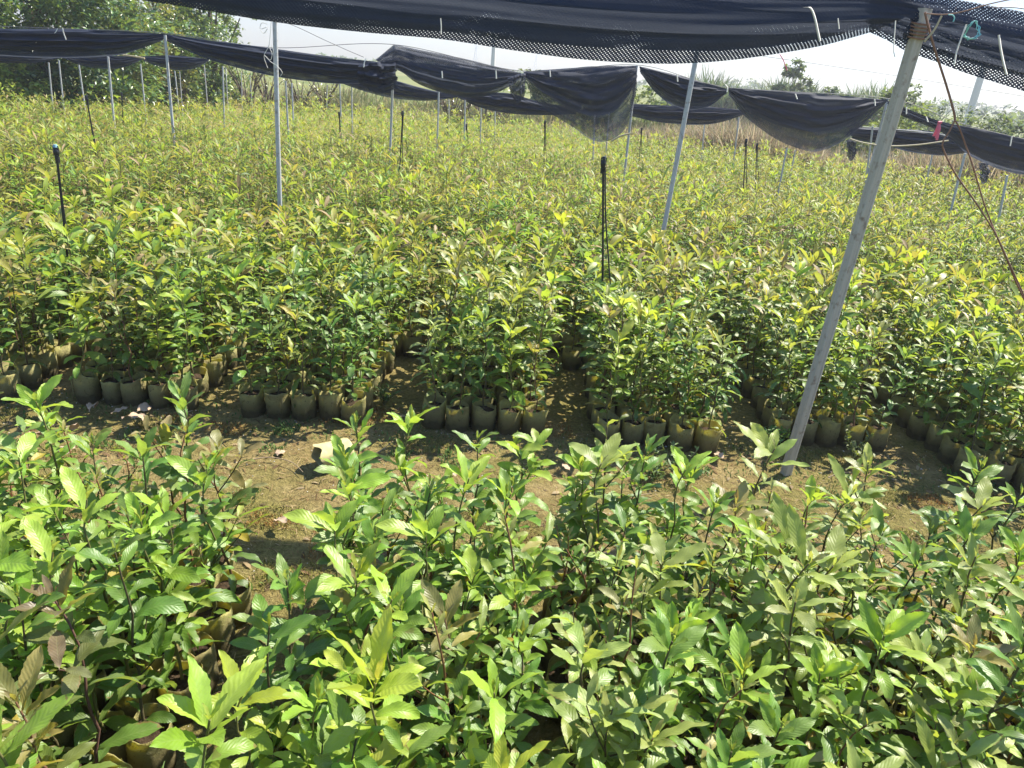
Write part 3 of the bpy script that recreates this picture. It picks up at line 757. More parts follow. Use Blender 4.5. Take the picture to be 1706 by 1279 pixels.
net('shade_net', 'large dark blue-black shade net sagging across the top, nearest the camera', [
  dict(top=[(-420, -165), (-150, -145), (120, -120), (400, -85), (800, -45), (1200, -22), (1450, -12), (1545, 8)], bot=[(-400, -68), (-120, -42), (150, -14), (235, 0), (300, 10), (460, 37), (600, 53), (735, 65), (850, 83), (960, 98), (1060, 105), (1130, 106), (1200, 102), (1280, 92), (1370, 76), (1450, 54)], Y=YN, open_top=.25, open_mid=.02, open_bot=.44, along=([0, .52, .65, 1], [.15, .2, 1.0, 1.15]), folds=2, amp=.005, bulge=.05, ns=160, nt=50, layers=1, edge=.30),
  dict(top=[(-420, -165), (-150, -145), (120, -120), (400, -85), (800, -45), (1200, -22), (1450, -12), (1545, 8)], bot=[(-400, -78), (-120, -54), (150, -24), (235, -10), (300, 0), (460, 26), (600, 42), (735, 52), (850, 66), (960, 76), (1060, 82), (1130, 84), (1200, 84), (1280, 78), (1370, 64), (1450, 45)], Y=YN + .05, open_top=.2, open_mid=.03, open_bot=.10, folds=3, amp=.008, bulge=.0, ns=100, nt=30)], GN)
net('shade_net', 'translucent end of the near net, draped right of the leaning post', [
  dict(top=[(1450, -12), (1545, -8), (1600, 0), (1706, 20), (1800, 42), (1900, 70)], bot=[(1450, 54), (1480, 68), (1510, 85), (1560, 103), (1620, 125), (1706, 152), (1800, 186), (1900, 225)], Y=YN, open_top=.55, open_mid=.08, open_bot=.5, folds=3, amp=.008, bulge=.05, ns=110, nt=44, edge=.30),
  dict(top=[(1450, 0), (1545, 10), (1600, 24), (1706, 45), (1800, 72), (1900, 100)], bot=[(1450, 45), (1480, 58), (1510, 73), (1560, 90), (1620, 107), (1706, 130), (1800, 160), (1900, 195)], Y=YN + .05, open_top=.3, open_mid=.03, open_bot=.15, folds=3, amp=.018, bulge=.0, ns=80, nt=30)], GN)
Y2 = lambda x: 9.6 + (x - 275) * .0009
net('shade_net', 'long black net running from the wood to the knotted bundle', [
  dict(top=[(-120, 40), (0, 47), (90, 48), (200, 51), (276, 56)], bot=[(-120, 80), (0, 92), (100, 96), (190, 92), (235, 80), (272, 66)], Y=Y2, open_top=.05, open_mid=.05, open_bot=.1, folds=4, layers=2, amp=.03),
  dict(top=[(276, 56), (340, 66), (440, 79), (540, 93), (638, 104)], bot=[(277, 68), (320, 88), (360, 103), (440, 124), (520, 136), (590, 140), (636, 130)], Y=Y2, open_top=.25, open_mid=.03, open_bot=.1, folds=4, layers=2, amp=.03)], GN)
net('net_bundle', 'twisted bundle of black net hanging at the peak pole', [
  dict(top=[(598, 108), (625, 103), (660, 104)], bot=[(598, 138), (620, 152), (640, 156), (662, 146)], Y=lambda x: Y2(x) - .15, open_top=.2, open_mid=.25, open_bot=.3, folds=3, amp=.06, ns=40, nt=30, layers=2)], GN)
net('shade_net', 'black net rising to a sharp grey peak, crossed under the sky', [
  dict(top=[(625, 100), (656, 74), (760, 95), (800, 104), (868, 121)], bot=[(650, 108), (668, 118), (700, 141), (760, 160), (810, 160), (850, 143), (869, 128)], Y=Y2, open_top=.5, open_mid=.08, open_bot=.12, folds=3, amp=.025, layers=1, edge=.05, sharp=True),
  dict(top=[(650, 100), (700, 104), (800, 116), (868, 123)], bot=[(655, 112), (700, 134), (760, 150), (810, 152), (868, 126)], Y=lambda x: Y2(x) + .08, open_mid=.05, open_top=.1, open_bot=.1, folds=3)], GN)
net('net_bundle', 'ragged tail of black net hanging between two nets', [
  dict(top=[(845, 130), (868, 122), (876, 122)], bot=[(852, 160), (862, 173), (874, 160)], Y=lambda x: Y2(x) - .12, open_top=.15, open_mid=.25, open_bot=.4, folds=2, amp=.05, ns=30, nt=30)], GN)
net('shade_net', 'torn shade net hanging lowest, plants and poles visible through it', [
  dict(top=[(872, 119), (900, 116), (960, 112), (1010, 109), (1060, 109)], bot=[(874, 132), (890, 165), (915, 187), (955, 212), (985, 233), (1010, 236), (1035, 222), (1050, 195), (1060, 150)], Y=Y2, open_top=.15, open_mid=.32, open_bot=.75, folds=4, amp=.035, layers=1, edge=.35),
  dict(top=[(872, 119), (960, 113), (1060, 110)], bot=[(874, 128), (915, 160), (960, 186), (1000, 192), (1030, 180), (1059, 140)], Y=lambda x: Y2(x) + .08, open_top=.05, open_mid=.05, open_bot=.2, folds=4, amp=.03)], GN)
net('shade_net', 'small black swag of net behind the leaning pole', [
  dict(top=[(1066, 110), (1130, 125), (1175, 137), (1211, 147)], bot=[(1067, 122), (1090, 152), (1120, 176), (1150, 183), (1182, 176), (1210, 156)], Y=Y2, open_top=.2, open_mid=.05, open_bot=.1, folds=4, layers=2, amp=.03)], GN)
net('shade_net', 'deepest black swag of net, tied left with a white strap', [
  dict(top=[(1213, 146), (1300, 151), (1400, 159), (1479, 166)], bot=[(1214, 158), (1240, 192), (1290, 230), (1340, 250), (1372, 250), (1412, 230), (1445, 200), (1476, 170)], Y=Y2, open_top=.15, open_mid=.28, open_bot=.55, folds=5, amp=.035, layers=1, edge=.3),
  dict(top=[(1213, 147), (1300, 153), (1400, 161), (1479, 167)], bot=[(1214, 154), (1240, 180), (1290, 206), (1340, 218), (1372, 218), (1412, 206), (1476, 169)], Y=lambda x: Y2(x) + .08, open_top=.05, open_mid=.06, open_bot=.1, folds=4, amp=.03)], GN)
net('shade_net', 'drooping black net with shiny folds running out past the right edge', [
  dict(top=[(1480, 167), (1500, 176), (1560, 199), (1620, 212), (1710, 231), (1850, 262)], bot=[(1482, 178), (1500, 192), (1555, 214), (1580, 228), (1620, 262), (1680, 286), (1740, 292), (1850, 290)], Y=lambda x: Y2(x) - (x - 1480) * .004, open_top=.3, open_mid=.05, open_bot=.1, folds=4, amp=.035, layers=2)], GN)
Y3 = 12.6
def low_net(label, top, bot, Y=Y3, **k):
    kw = dict(top=top, bot=bot, Y=Y, open_top=.3, open_mid=.05, open_bot=.1, folds=3, amp=.035, layers=2); kw.update(k)
    net('shade_net', label, [kw], GN)
low_net('leftmost low black swag in front of the wood', [(-60, 88), (40, 88), (104, 92)], [(-60, 104), (0, 105), (60, 105), (104, 96)])
low_net('black swag before the wood, between the thin poles', [(104, 90), (170, 92), (238, 94)], [(105, 95), (130, 107), (170, 114), (205, 112), (237, 99)])
low_net('black strip of net below the triangular gap', [(239, 93), (290, 92), (345, 98)], [(240, 101), (265, 110), (295, 116), (325, 113), (346, 102)])
low_net('low black net beneath the knotted bundle', [(560, 128), (640, 131), (700, 146), (762, 160)], [(562, 136), (600, 150), (650, 163), (700, 168), (735, 166), (762, 162)], open_top=.4)
low_net('low black net beneath the ragged tail', [(762, 158), (840, 154), (900, 170), (960, 180)], [(764, 163), (800, 179), (850, 189), (900, 192), (960, 190)], open_top=.4)
low_net('low grey-black net beneath the small swag', [(1052, 173), (1110, 176), (1180, 178), (1242, 184)], [(1052, 194), (1100, 204), (1160, 208), (1200, 204), (1242, 190)], open_top=.35)
low_net('low black net right of the leaning post, against dry grass', [(1416, 212), (1500, 215), (1560, 220), (1640, 240)], [(1418, 232), (1470, 240), (1510, 251), (1560, 259), (1600, 256), (1640, 250)], Y=11.4, open_top=.2)
for i, (x, y, w, h, Y, lab) in enumerate([(1417, 234, 16, 34, 11.3, 'ragged scrap of net hanging left of the leaning post'), (1637, 272, 16, 34, 9.0, 'ragged scrap of net hanging below the drooping net')]):
    net('net_scrap', lab, [dict(top=[(x - w / 2, y), (x, y - 2), (x + w / 2, y)], bot=[(x - w * .4, y + h * .7), (x, y + h), (x + w * .4, y + h * .8)], Y=Y, open_top=.1, open_mid=.2, open_bot=.5, folds=2, amp=.04, ns=24, nt=24)], GN)

# ------------------------------------------------------------------ wires, straps, twine
def strand(name, pts, r, m, label, cat, Y, group=None, n=40):
    P = np.array([at_y(p[0], p[1], p[2] if len(p) > 2 else Y) for p in pts]); mb = MB(); c = P[0]
    tube(mb, smooth_path(P, n) - c, r, 6); return tag(mb.build(name, M[m], loc=tuple(c)), label, cat, group)
strand('net_wire', [(-440, -167), (100, -122), (500, -75), (1000, -32), (1541, 12), (1706, 14), (1900, 60)], .0022, 'wire', 'thin wire carrying the near net to the leaning post', 'wire', YN)
strand('net_wire', [(-120, 39), (90, 47), (275, 55), (455, 79), (656, 74), (870, 118), (1061, 108), (1212, 145), (1479, 164), (1620, 211), (1850, 262)], .004, 'wire', 'thin wire along the top of the far nets', 'wire', 9.9, n=160)
strand('twine', [(1541, 20), (1547, 45), (1560, 90), (1576, 140), (1589, 185), (1591, 200)], .0042, 'twine', 'thick brown twine hanging from the top of the leaning post', 'twine', 3.05)
strand('twine', [(1591, 200), (1582, 218), (1571, 236), (1573, 252), (1592, 290), (1622, 332), (1652, 378), (1663, 398), (1682, 440), (1706, 492), (1800, 700), (1850, 860)], .0034, 'twine', 'brown twine looping left below the knot, down to the ground', 'twine', 3.02, n=60)
strand('twine', [(1591, 200), (1598, 212), (1610, 245), (1622, 280), (1640, 340), (1661, 394), (1680, 438), (1704, 494), (1800, 690)], .0030, 'twine', 'brown twine running straight down from the knot', 'twine', 3.03, n=60)
strand('twine', [(1541, 22), (1570, 24), (1600, 20), (1650, 6), (1700, -4), (1760, -12)], .0024, 'twine', 'brown twine going up to the right from the leaning post', 'twine', 3.05)
strand('cane', [(1569, 26), (1556, 50), (1540, 69)], .004, 'cane', 'short tan cane stub beside the top of the leaning post', 'cane', 3.0)
GS = 'pale straps tying the nets'
def strap(pts, Y, r, label, m='white'):
    P = np.array([at_y(*p, Y) for p in pts]); Q = smooth_path(P, 16); mb = MB(); n = len(Q)
    w = np.array([1.0, .0, .25]) * r; w2 = np.array([0, 1, 0]) * r * .25
    V = np.concatenate([Q - w, Q + w2, Q + w, Q - w2]); f = [(k * n + i, k * n + i + 1, ((k + 1) % 4) * n + i + 1, ((k + 1) % 4) * n + i) for k in range(4) for i in range(n - 1)]
    mb.add(V - Q[0], np.array(f)); tag(mb.build('net_strap', M[m], loc=tuple(Q[0])), label, 'strap', GS)
strap([(1339, 12), (1350, 13), (1357, 28), (1362, 50), (1366, 68)], 3.0, .004, 'curved white strap poking from the near net, left of the post')
strap([(1396, 30), (1398, 48)], 3.0, .002, 'short faint strap on the near net beside the curved one')
strap([(1664, 58), (1667, 80), (1672, 105), (1677, 124)], 2.98, .004, 'white strap hanging on the right end of the near net')
strap([(1610, 40), (1602, 62), (1594, 85), (1590, 107)], 2.98, .003, 'grey strap hanging under the teal tangle')
strap([(734, 30), (735, 44), (735, 57)], 3.0, .002, 'thin strap near the middle of the near net')
strap([(1492, 34), (1490, 62), (1489, 84), (1491, 95)], 3.0, .0018, 'thin strap dangling left of the leaning post top')
for pts, lab in [([(104, 46), (106, 55), (110, 66)], 'longer white strap on top of the left net'), ([(96, 47), (93, 53), (91, 55)], 'shorter white strap on top of the left net'), ([(63, 66), (60, 71)], 'small strap on the left net, near the frame edge'),
                 ([(610, 97), (607, 104), (606, 112)], 'white strap at the knotted bundle'), ([(736, 118), (737, 130)], 'strap on the peaked net'), ([(826, 117), (827, 131)], 'strap on the right end of the peaked net'), ([(916, 117), (917, 128)], 'strap on the torn net'),
                 ([(1128, 124), (1129, 136)], 'strap on the small swag'), ([(1208, 140), (1212, 146), (1211, 153)], 'bright white strap tying the small swag to the deep one'), ([(1325, 156), (1328, 165)], 'strap on the middle of the deep swag'), ([(1457, 165), (1458, 176)], 'strap on the right end of the deep swag'),
                 ([(1510, 178), (1510, 190)], 'first strap right of the leaning post'), ([(1543, 194), (1546, 203)], 'second strap right of the leaning post'), ([(1606, 206), (1611, 200)], 'pale strap sticking up right of the twine'), ([(1686, 226), (1683, 243)], 'strap on the drooping net near the frame edge')]:
    strap(pts, 9.35 if pts[0][0] < 1480 else 8.9, .007, lab)
mb = MB(); c = at_y(1620, 50, 3.0); r_ = np.random.RandomState(3)
for k in range(4):
    a = np.linspace(0, 5.0, 22) + k; q = np.c_[.018 * np.cos(a) * (1 + .2 * k), .01 * np.sin(2 * a), .030 * np.sin(a)] + r_.normal(0, .002, (22, 3)); tube(mb, q, .0016, 5)
tag(mb.build('twine_tangle', M['teal'], loc=tuple(c)), 'tangled curl of teal twine on the near net', 'twine')
strand('twine', [(1580, 24), (1587, 25), (1590, 30), (1588, 36)], .0022, 'teal', 'small teal twine end beside the post top', 'twine', 3.0)
mb = MB(); c = at_y(1565, 204, 8.95)
for k, dx in enumerate((-.02, .012, .03)):
    q = np.array([[0, 0, 0], [dx * .6, -.01, -.06], [dx, 0, -.15 - .02 * k]]); w = np.array([.016, .004, 0])
    V = np.concatenate([q - w, q + w]); mb.add(V, np.array([(0, 1, 4, 3), (1, 2, 5, 4)]))
tube(mb, [[-.02, -.01, .0], [.02, -.01, .005]], .014, 8)
tag(mb.build('ribbon', M['pink'], loc=tuple(c)), 'pink ribbon tied on the drooping net', 'ribbon')
strand('cane', [(1416, 231), (1440, 238), (1480, 243), (1530, 241), (1580, 234)], .009, 'cane', 'bent pale cane lying across the gap right of the post', 'cane', 8.8)
strand('net_wire', [(1437, 211), (1500, 216), (1560, 222), (1580, 226)], .006, 'cord', 'pale cord along the low net right of the post', 'cord', 11.2)
strand('cane', [(203, 91), (225, 94), (241, 97)], .014, 'cane', 'pale stick sticking out of the low net at left', 'cane', 12.3)
strand('cane', [(1052, 222), (1035, 226), (1018, 235)], .012, 'cane', 'pale batten at the hem of the torn net', 'cane', 9.7)
# string tangle on the near pole
mb = MB(); c = at_y(452, 80, 5.6)
for pts in [[(452, 35), (450, 60), (448, 76), (440, 92), (443, 105), (446, 113)], [(448, 76), (453, 90), (450, 100), (441, 92)], [(441, 92), (450, 102), (462, 110), (470, 120), (467, 127)], [(446, 40), (436, 38), (434, 48), (446, 45), (440, 55), (434, 50)], [(452, 96), (455, 84), (452, 74)]]:
    tube(mb, smooth_path(np.array([at_y(x, y, 5.6) for x, y in pts]), 20) - c, .0022, 5)
tag(mb.build('string_tangle', M['cord'], loc=tuple(c)), 'loose white string looped on the grey pole', 'string')
strand('overhead_line', [(478, 38), (500, 47), (540, 66), (580, 84), (606, 95)], .0035, 'wire', 'thin sagging wire against the sky left of the peak', 'wire', 9.0)
strand('overhead_line', [(1200, 84), (1290, 96), (1400, 112), (1500, 127), (1706, 160), (1900, 192)], .025, 'wire', 'power line crossing the sky above the far reeds', 'power line', 60)
strand('net_strap', [(1299, 90), (1305, 100), (1311, 117)], .005, 'pink', 'faint pink string against the sky under the near net', 'string', 9.0)

# ------------------------------------------------------------------ sprinkler risers
def sprinkler(top, bot, lab, zb=.55, blue=False):
    B = at_z(*bot, zb); T = at_y(*top, B[1]); foot = B - (T - B) * ((B[2]) / (T - B)[2]); foot[2] = 0; L = T - foot; hgt = L[2]
    t = thing('sprinkler_riser', tuple(foot), lab, 'sprinkler', 'black sprinkler risers')
    mb = MB(); tube(mb, [[0, 0, -.1], L * .5 + [.004, 0, 0], L * .97], .0065, 8); mb.build('riser_rod', M['black'], t)
    mb = MB(); q = np.array([[.075, -.05, .02], [.05, -.04, hgt * .4], [.018, -.016, hgt * .72], [.010, -.012, hgt * .96]]) + np.array([[0, 0, 0], L * .4 * [1, 1, 0], L * .72 * [1, 1, 0], L * .96 * [1, 1, 0]]); tube(mb, smooth_path(q, 16), .0045, 6); mb.build('feed_tube', M['black'], t)
    mb = MB(); e = L * .97; tube(mb, [e + [0, 0, -.05], e + [0, 0, -.02]], [.012, .013], 10); tube(mb, [e + [0, 0, -.02], e + [0, 0, 0], e + [0, 0, .012], e + [0, 0, .03]], [.010, .016, .016, .007], 10)
    tube(mb, [e + [-.014, 0, .012], e + [-.014, 0, .038]], .003, 6); tube(mb, [e + [.014, 0, .012], e + [.014, 0, .038]], .003, 6)
    mb.build('nozzle', M['black'], t)
    mb = MB(); tube(mb, [e + [0, 0, .030], e + [0, 0, .044]], [.014, .009], 10); mb.build('spinner', M['cyan' if blue else 'black'], t)
sprinkler((93, 244), (110, 415), 'black sprinkler riser with a blue nozzle in the left beds', blue=True)
sprinkler((1005, 262), (1003, 470), 'tall black sprinkler riser in the middle beds')
sprinkler((671, 186), (666, 268), 'black sprinkler riser right of the peak pole', .6)
sprinkler((1243, 232), (1238, 312), 'black sprinkler riser left under the deep swag', .6)
sprinkler((144, 160), (157, 243), 'black sprinkler riser in line with a thin pole, far left', .6)
sprinkler((908, 202), (906, 256), 'black sprinkler riser left of the torn net', .6)
sprinkler((1069, 214), (1066, 248), 'small far sprinkler riser right of the torn net', .6)
sprinkler((1261, 240), (1259, 292), 'thin far sprinkler riser under the deep swag', .6)
sprinkler((565, 188), (566, 222), 'small far sprinkler riser left of the peak pole', .6)
sprinkler((203, 156), (204, 192), 'small far sprinkler riser before the wood', .6)
sprinkler((777, 208), (778, 230), 'small far sprinkler riser beside the pole where nets meet', .6)

# ------------------------------------------------------------------ loose things on the path
P = at_z(560, 772, 0)
t = thing('fallen_grow_bag', (P[0], P[1], .056), 'empty tan grow bag lying on its side on the path', 'grow bag', rz=rad(38))
r_ = np.random.RandomState(9); n = 26; a = np.arange(n) / n * 2 * np.pi; ax = np.r_[np.linspace(-.085, .055, 9), .066, .071, .072]; rr = np.r_[np.full(9, .057), .052, .036, .004]; V = []
for i, (x_, q) in enumerate(zip(ax, rr)):
    k = 1 + (.06 * np.sin(2 * a + 1 + i * .05) + .02 * np.sin(5 * a + i * .3) + .012 * np.sin(9 * a - i * .7)) * (1 - .4 * (i > 8)) + .10 * (i == 0) * np.sin(3 * a)
    V.append(np.c_[np.full(n, x_) + .012 * (i == 0) * np.sin(4 * a), q * k * np.cos(a), np.maximum(q * k * np.sin(a), -.054)])
f = np.array([(i * n + j, (i + 1) * n + j, (i + 1) * n + (j + 1) % n, i * n + (j + 1) % n) for i in range(11) for j in range(n)])
MB().add(np.concatenate(V), f).build('bag_wall', M['oldbag'], t)
mb = MB(); tube(mb, [[.004, 0, 0], [.018, 0, 0]], .0605, 26, cap=False); mb.build('bag_fold', M['oldbag'], t)
P = at_z(1275, 570, .02); Q = at_z(1470, 588, .02); mb = MB(); tube(mb, smooth_path(np.array([P - P, (Q - P) * .5 + [0, .03, .0], Q - P]), 14), .010, 8)
tag(mb.build('irrigation_pipe', M['white'], loc=tuple(P)), 'white plastic pipe lying in the aisle behind the leaning post', 'pipe')
LR = np.random.RandomState(31)
def dead_leaf(px, py, size, lab, w=.55):
    P = at_z(px, py, .012); mb = MB()
    V, Fq, uv, col = leaf_batch(np.zeros((1, 3)), np.array([LR.uniform(0, 6.28)]), np.array([rad(LR.uniform(5, 30))]), np.array([size]), np.array([size * w]), np.array([rad(LR.uniform(40, 110))]), np.array([rad(LR.uniform(-10, 30))]), np.array([rad(LR.uniform(-25, 25))]), np.full((1, 3), .3), 12, 4, .05, .05)
    V[:, 2] -= V[:, 2].min(); mb.add(V, Fq, uv=uv); tag(mb.build('dead_leaf', M['dead'], loc=tuple(P)), lab, 'dead leaf', 'dead leaves on the path')
for a in [(150, 692, .10, 'pale dead leaf before the second bed from left'), (185, 690, .09, 'pinkish dead leaf beside the pale one'), (205, 712, .13, 'large curled dead leaf on the path at left', .7), (228, 690, .09, 'dead leaf lying just behind the large curled one'), (55, 742, .11, 'dead leaf on the path near the left frame edge'), (115, 728, .09, 'dead leaf left of the large curled one'), (130, 752, .10, 'dead leaf among the nearest leggy saplings at left'), (462, 760, .06, 'small whitish dead leaf beside the fallen bag', .8), (760, 800, .06, 'small dead leaf on the middle of the path'), (935, 775, .06, 'small dead leaf beneath the tall fresh sapling'), (1205, 768, .08, 'dead leaf beside the weed clump'), (480, 880, .08, 'dead leaf at the mouth of the narrow gap')]:
    dead_leaf(*a)
def twig(pts, lab, r=.003):
    P = np.array([at_z(x, y, .012) for x, y in pts]); P[:, 2] += LR.uniform(0, .012, len(P)); mb = MB(); Q = smooth_path(P, 18); tube(mb, Q - Q[0], np.linspace(r, r * .5, 18), 6)
    tag(mb.build('dry_twig', M['twig'], loc=tuple(Q[0])), lab, 'twig', 'dry twigs on the path')
twig([(395, 772), (440, 765), (470, 768), (490, 775), (505, 788)], 'bent dry twig left of the fallen bag')
twig([(600, 775), (620, 762), (640, 748), (655, 738)], 'straight dry twig right of the fallen bag')
twig([(585, 760), (610, 770), (640, 765)], 'short dry twig touching the fallen bag')
twig([(1050, 800), (1070, 792), (1088, 784)], 'dry twig left of the weed clump')
twig([(1040, 830), (1065, 826), (1085, 822)], 'dry twig below the weed clump')
twig([(1380, 795), (1400, 790), (1425, 788)], 'dry twig at the foot of the leaning post')
# grit, needles and straw on the ground: nobody could count them
mb = MB(); n = 3800
for i in range(n):
    x, y = LR.uniform(-2.6, 2.8), LR.uniform(.7, 3.6) if LR.rand() < .75 else LR.uniform(3.2, 6.3)
    s = LR.uniform(.0012, .0042) * (1 if LR.rand() > .03 else 2.0)
    a = LR.uniform(0, 6.28, 3); c = np.array([x, y, bumps(x, y) + s * .4])
    V = c + s * np.array([(1, 0, 0), (-.8, .3, 0), (0, 1, .1), (.1, -.9, 0), (0, .1, .8), (0, 0, -.6)]) @ np.array([[math.cos(a[0]), math.sin(a[0]), 0], [-math.sin(a[0]), math.cos(a[0]), 0], [0, 0, 1]])
    mb.add(V, np.array([(0, 2, 4), (2, 1, 4), (1, 3, 4), (3, 0, 4)]))
tag(mb.build('grit', M['chip'], smooth=False), 'pale grit and shell specks scattered on the soil', 'grit', kind='stuff')
def blades(mb, n, xr, yr, L, w, cols, lie=True, hz=None, bendr=(20, 60)):
    x = LR.uniform(*xr, n); y = LR.uniform(*yr, n)
    P = np.c_[x, y, bumps(x, y) + .004]
    c = np.array(cols)[LR.randint(len(cols), size=n)] * LR.uniform(.7, 1.25, (n, 1))
    el = rad(1) * LR.uniform(0, 12, n) if lie else rad(1) * LR.uniform(50, 88, n)
    V, Fq, uv, col = leaf_batch(P, LR.uniform(0, 6.28, n), el, LR.uniform(*L, n), LR.uniform(*w, n), rad(1) * LR.uniform(*bendr, n), rad(1) * LR.uniform(0, 20, n), LR.uniform(-.3, .3, n), c, 3, 2 if not lie else 1)
    mb.add(V, Fq, uv=uv, col=col)
mb = MB(); blades(mb, 11000, (-2.7, 2.9), (1.5, 3.4), (.015, .075), (.0015, .0042), [(.36, .27, .14), (.28, .19, .09), (.20, .11, .05), (.12, .10, .03)], bendr=(0, 25))
for k in range(70):
    cx_, cy_, rr_ = LR.uniform(-2.7, 2.9), LR.uniform(1.9, 3.35), LR.uniform(.04, .16)
    blades(mb, int(3500 * rr_), (cx_ - rr_, cx_ + rr_), (cy_ - rr_ * .6, cy_ + rr_ * .6), (.008, .022), (.0025, .005), [[(.19, .18, .04), (.12, .13, .025), (.24, .22, .06)], [(.26, .13, .035), (.19, .09, .025), (.30, .20, .06)]][LR.rand() < .3], lie=False)
blades(mb, 900, (-2.7, 2.9), (1.6, 3.5), (.02, .06), (.008, .02), [(.16, .10, .05), (.26, .19, .10), (.10, .07, .035), (.33, .26, .15)], bendr=(10, 80))
blades(mb, 1500, (-2.7, 2.9), (3.0, 3.35), (.012, .035), (.004, .010), [(.07, .13, .03), (.10, .17, .04), (.14, .16, .05)], lie=False)
for k in range(45):
    cx_, cy_ = LR.uniform(-2.7, 2.9), LR.uniform(2.0, 3.3)
    blades(mb, 60, (cx_ - .05, cx_ + .05), (cy_ - .04, cy_ + .04), (.015, .04), (.004, .009), [(.07, .13, .03), (.11, .18, .045)], lie=False)
tag(mb.build('straw_litter', M['straw']), 'dry straw, needles and moss tufts littering the path', 'litter', kind='stuff')
# low weeds
def weed(px, py, R, H, lab, n=150, lw=.3, ll=(.02, .045), c=((.07, .13, .03), (.13, .20, .06))):
    P = at_z(px, py, 0); t = thing('weed_clump', (P[0], P[1], 0), lab, 'weed', 'low weeds on the path'); mb = MB()
    k = 14; rows = []
    for i in range(k):
        a = LR.uniform(0, 6.28); rr = R * LR.uniform(.2, 1); h = H * LR.uniform(.5, 1)
        q = np.array([[0, 0, 0], [math.cos(a) * rr * .5, math.sin(a) * rr * .5, h * .6], [math.cos(a) * rr, math.sin(a) * rr, h]]); tube(mb, smooth_path(q, 6), .0016, 5, col=(.10, .12, .04), mi=0)
        for j in range(n // k):
            s = LR.uniform(.25, 1); p = (q[1] * s * 2 if s < .5 else q[1] + (q[2] - q[1]) * (s - .5) * 2)
            cc = np.array(c[0]) + (np.array(c[1]) - np.array(c[0])) * LR.rand(); L = LR.uniform(*ll)
            rows.append((*p, LR.uniform(0, 6.28), rad(LR.uniform(5, 70)), L, L * lw, rad(LR.uniform(0, 50)), rad(LR.uniform(0, 20)), rad(LR.uniform(-20, 20)), *cc))
    mb.build('weed_stem', M['stem'], t); ob = link('weed_foliage', leaf_mesh(np.array(rows), 5, 2, 0, 0, 'weed_foliage', M['leaf']), t)
weed(1130, 790, .15, .13, 'pale low weed clump left of the leaning post'); weed(1085, 800, .09, .09, 'small low weed beside the pale clump', 90)
weed(1290, 742, .10, .12, 'bright low weed just left of the leaning post foot', c=((.06, .15, .02), (.10, .22, .03))); weed(1420, 770, .13, .15, 'low weed clump right of the leaning post foot', c=((.09, .13, .03), (.18, .21, .07)))
weed(905, 650, .10, .22, 'ferny dark weed in the aisle beside the middle bed', c=((.03, .09, .02), (.06, .14, .03))); weed(640, 675, .10, .12, 'small dark weed in the aisle left of the middle bed', 90, c=((.04, .09, .02), (.08, .14, .03)))
# the tall weed with drooping strap leaves
P = at_z(1165, 720, 0); t = thing('tall_weed', (P[0], P[1] + .03, 0), 'tall bright green weed with drooping strap-shaped leaves beside the post bed', 'weed'); mb = MB(); rows = []
for (dx, dy, h) in [(0, 0, .36), (.10, .05, .46), (-.06, .06, .30), (.16, .10, .42)]:
    q = np.array([[dx * .5, dy * .5, 0], [dx * .8, dy * .8, h * .5], [dx, dy, h]]); tube(mb, smooth_path(q, 8), .004, 6, col=(.12, .17, .05))
    for j in range(34):
        s = .25 + .75 * j / 34; p = q[0] + (q[2] - q[0]) * s; L = LR.uniform(.08, .15) * (1.15 - .4 * s); cc = np.array([.075, .17, .03]) * LR.uniform(.8, 1.4)
        rows.append((*p, j * 2.4 + LR.uniform(-.3, .3), rad(LR.uniform(5, 35) + 35 * (s > .85)), L, L * .17, rad(LR.uniform(50, 120) * (1 - .5 * (s > .85))), rad(LR.uniform(5, 20)), rad(LR.uniform(-15, 15)), *cc))
mb.build('weed_stem', M['stem'], t); link('weed_foliage', leaf_mesh(np.array(rows), 12, 2, .08, .01, 'weed_foliage', M['leaf']), t)

# ------------------------------------------------------------------ trees and what stands beyond
TR = np.random.RandomState(44)
def crown_leaves(r, lobes, n, ls, cols, nu=2, upb=.0):
    """lobes: list of (centre, radii). Leaves in clumps near the lobes' skin"""
    rows = []; vol = np.array([l[1][0] * l[1][1] * l[1][2] for l in lobes]) ** .67; vol /= vol.sum()
    for (c, rr), k in zip(lobes, (vol * n).astype(int)):
        nc = max(6, k // 30); d = r.normal(0, 1, (nc, 3)); d /= np.linalg.norm(d, axis=1)[:, None]
        cc = np.array(c) + d * np.array(rr) * r.uniform(.55, 1.08, (nc, 1)); shade = r.uniform(.65, 1.35, nc)
        i = r.randint(nc, size=k); p = cc[i] + r.normal(0, 1, (k, 3)) * np.array(rr) * .13
        col = np.array(cols)[r.randint(len(cols), size=k)] * (shade[i] * r.uniform(.8, 1.2, k))[:, None]
        L = r.uniform(.65, 1.2, k) * ls; out = np.arctan2(d[i, 1], d[i, 0]) + r.normal(0, .9, k)
        rows.append(np.c_[p, out, rad(1) * r.uniform(-35, 55, k), L, L * r.uniform(.35, .5, k), rad(1) * r.uniform(10, 60, k), rad(1) * r.uniform(0, 20, k), r.normal(0, .5, k), col])
    R = np.concatenate(rows); R = R[R[:, 2] > .05 - 0]
    V, Fq, uv, col = leaf_batch(R[:, :3], R[:, 3], R[:, 4], R[:, 5], R[:, 6], R[:, 7], R[:, 8], R[:, 9], R[:, 10:13], nu, 2)
    return MB().add(V, Fq, uv=uv, col=col)
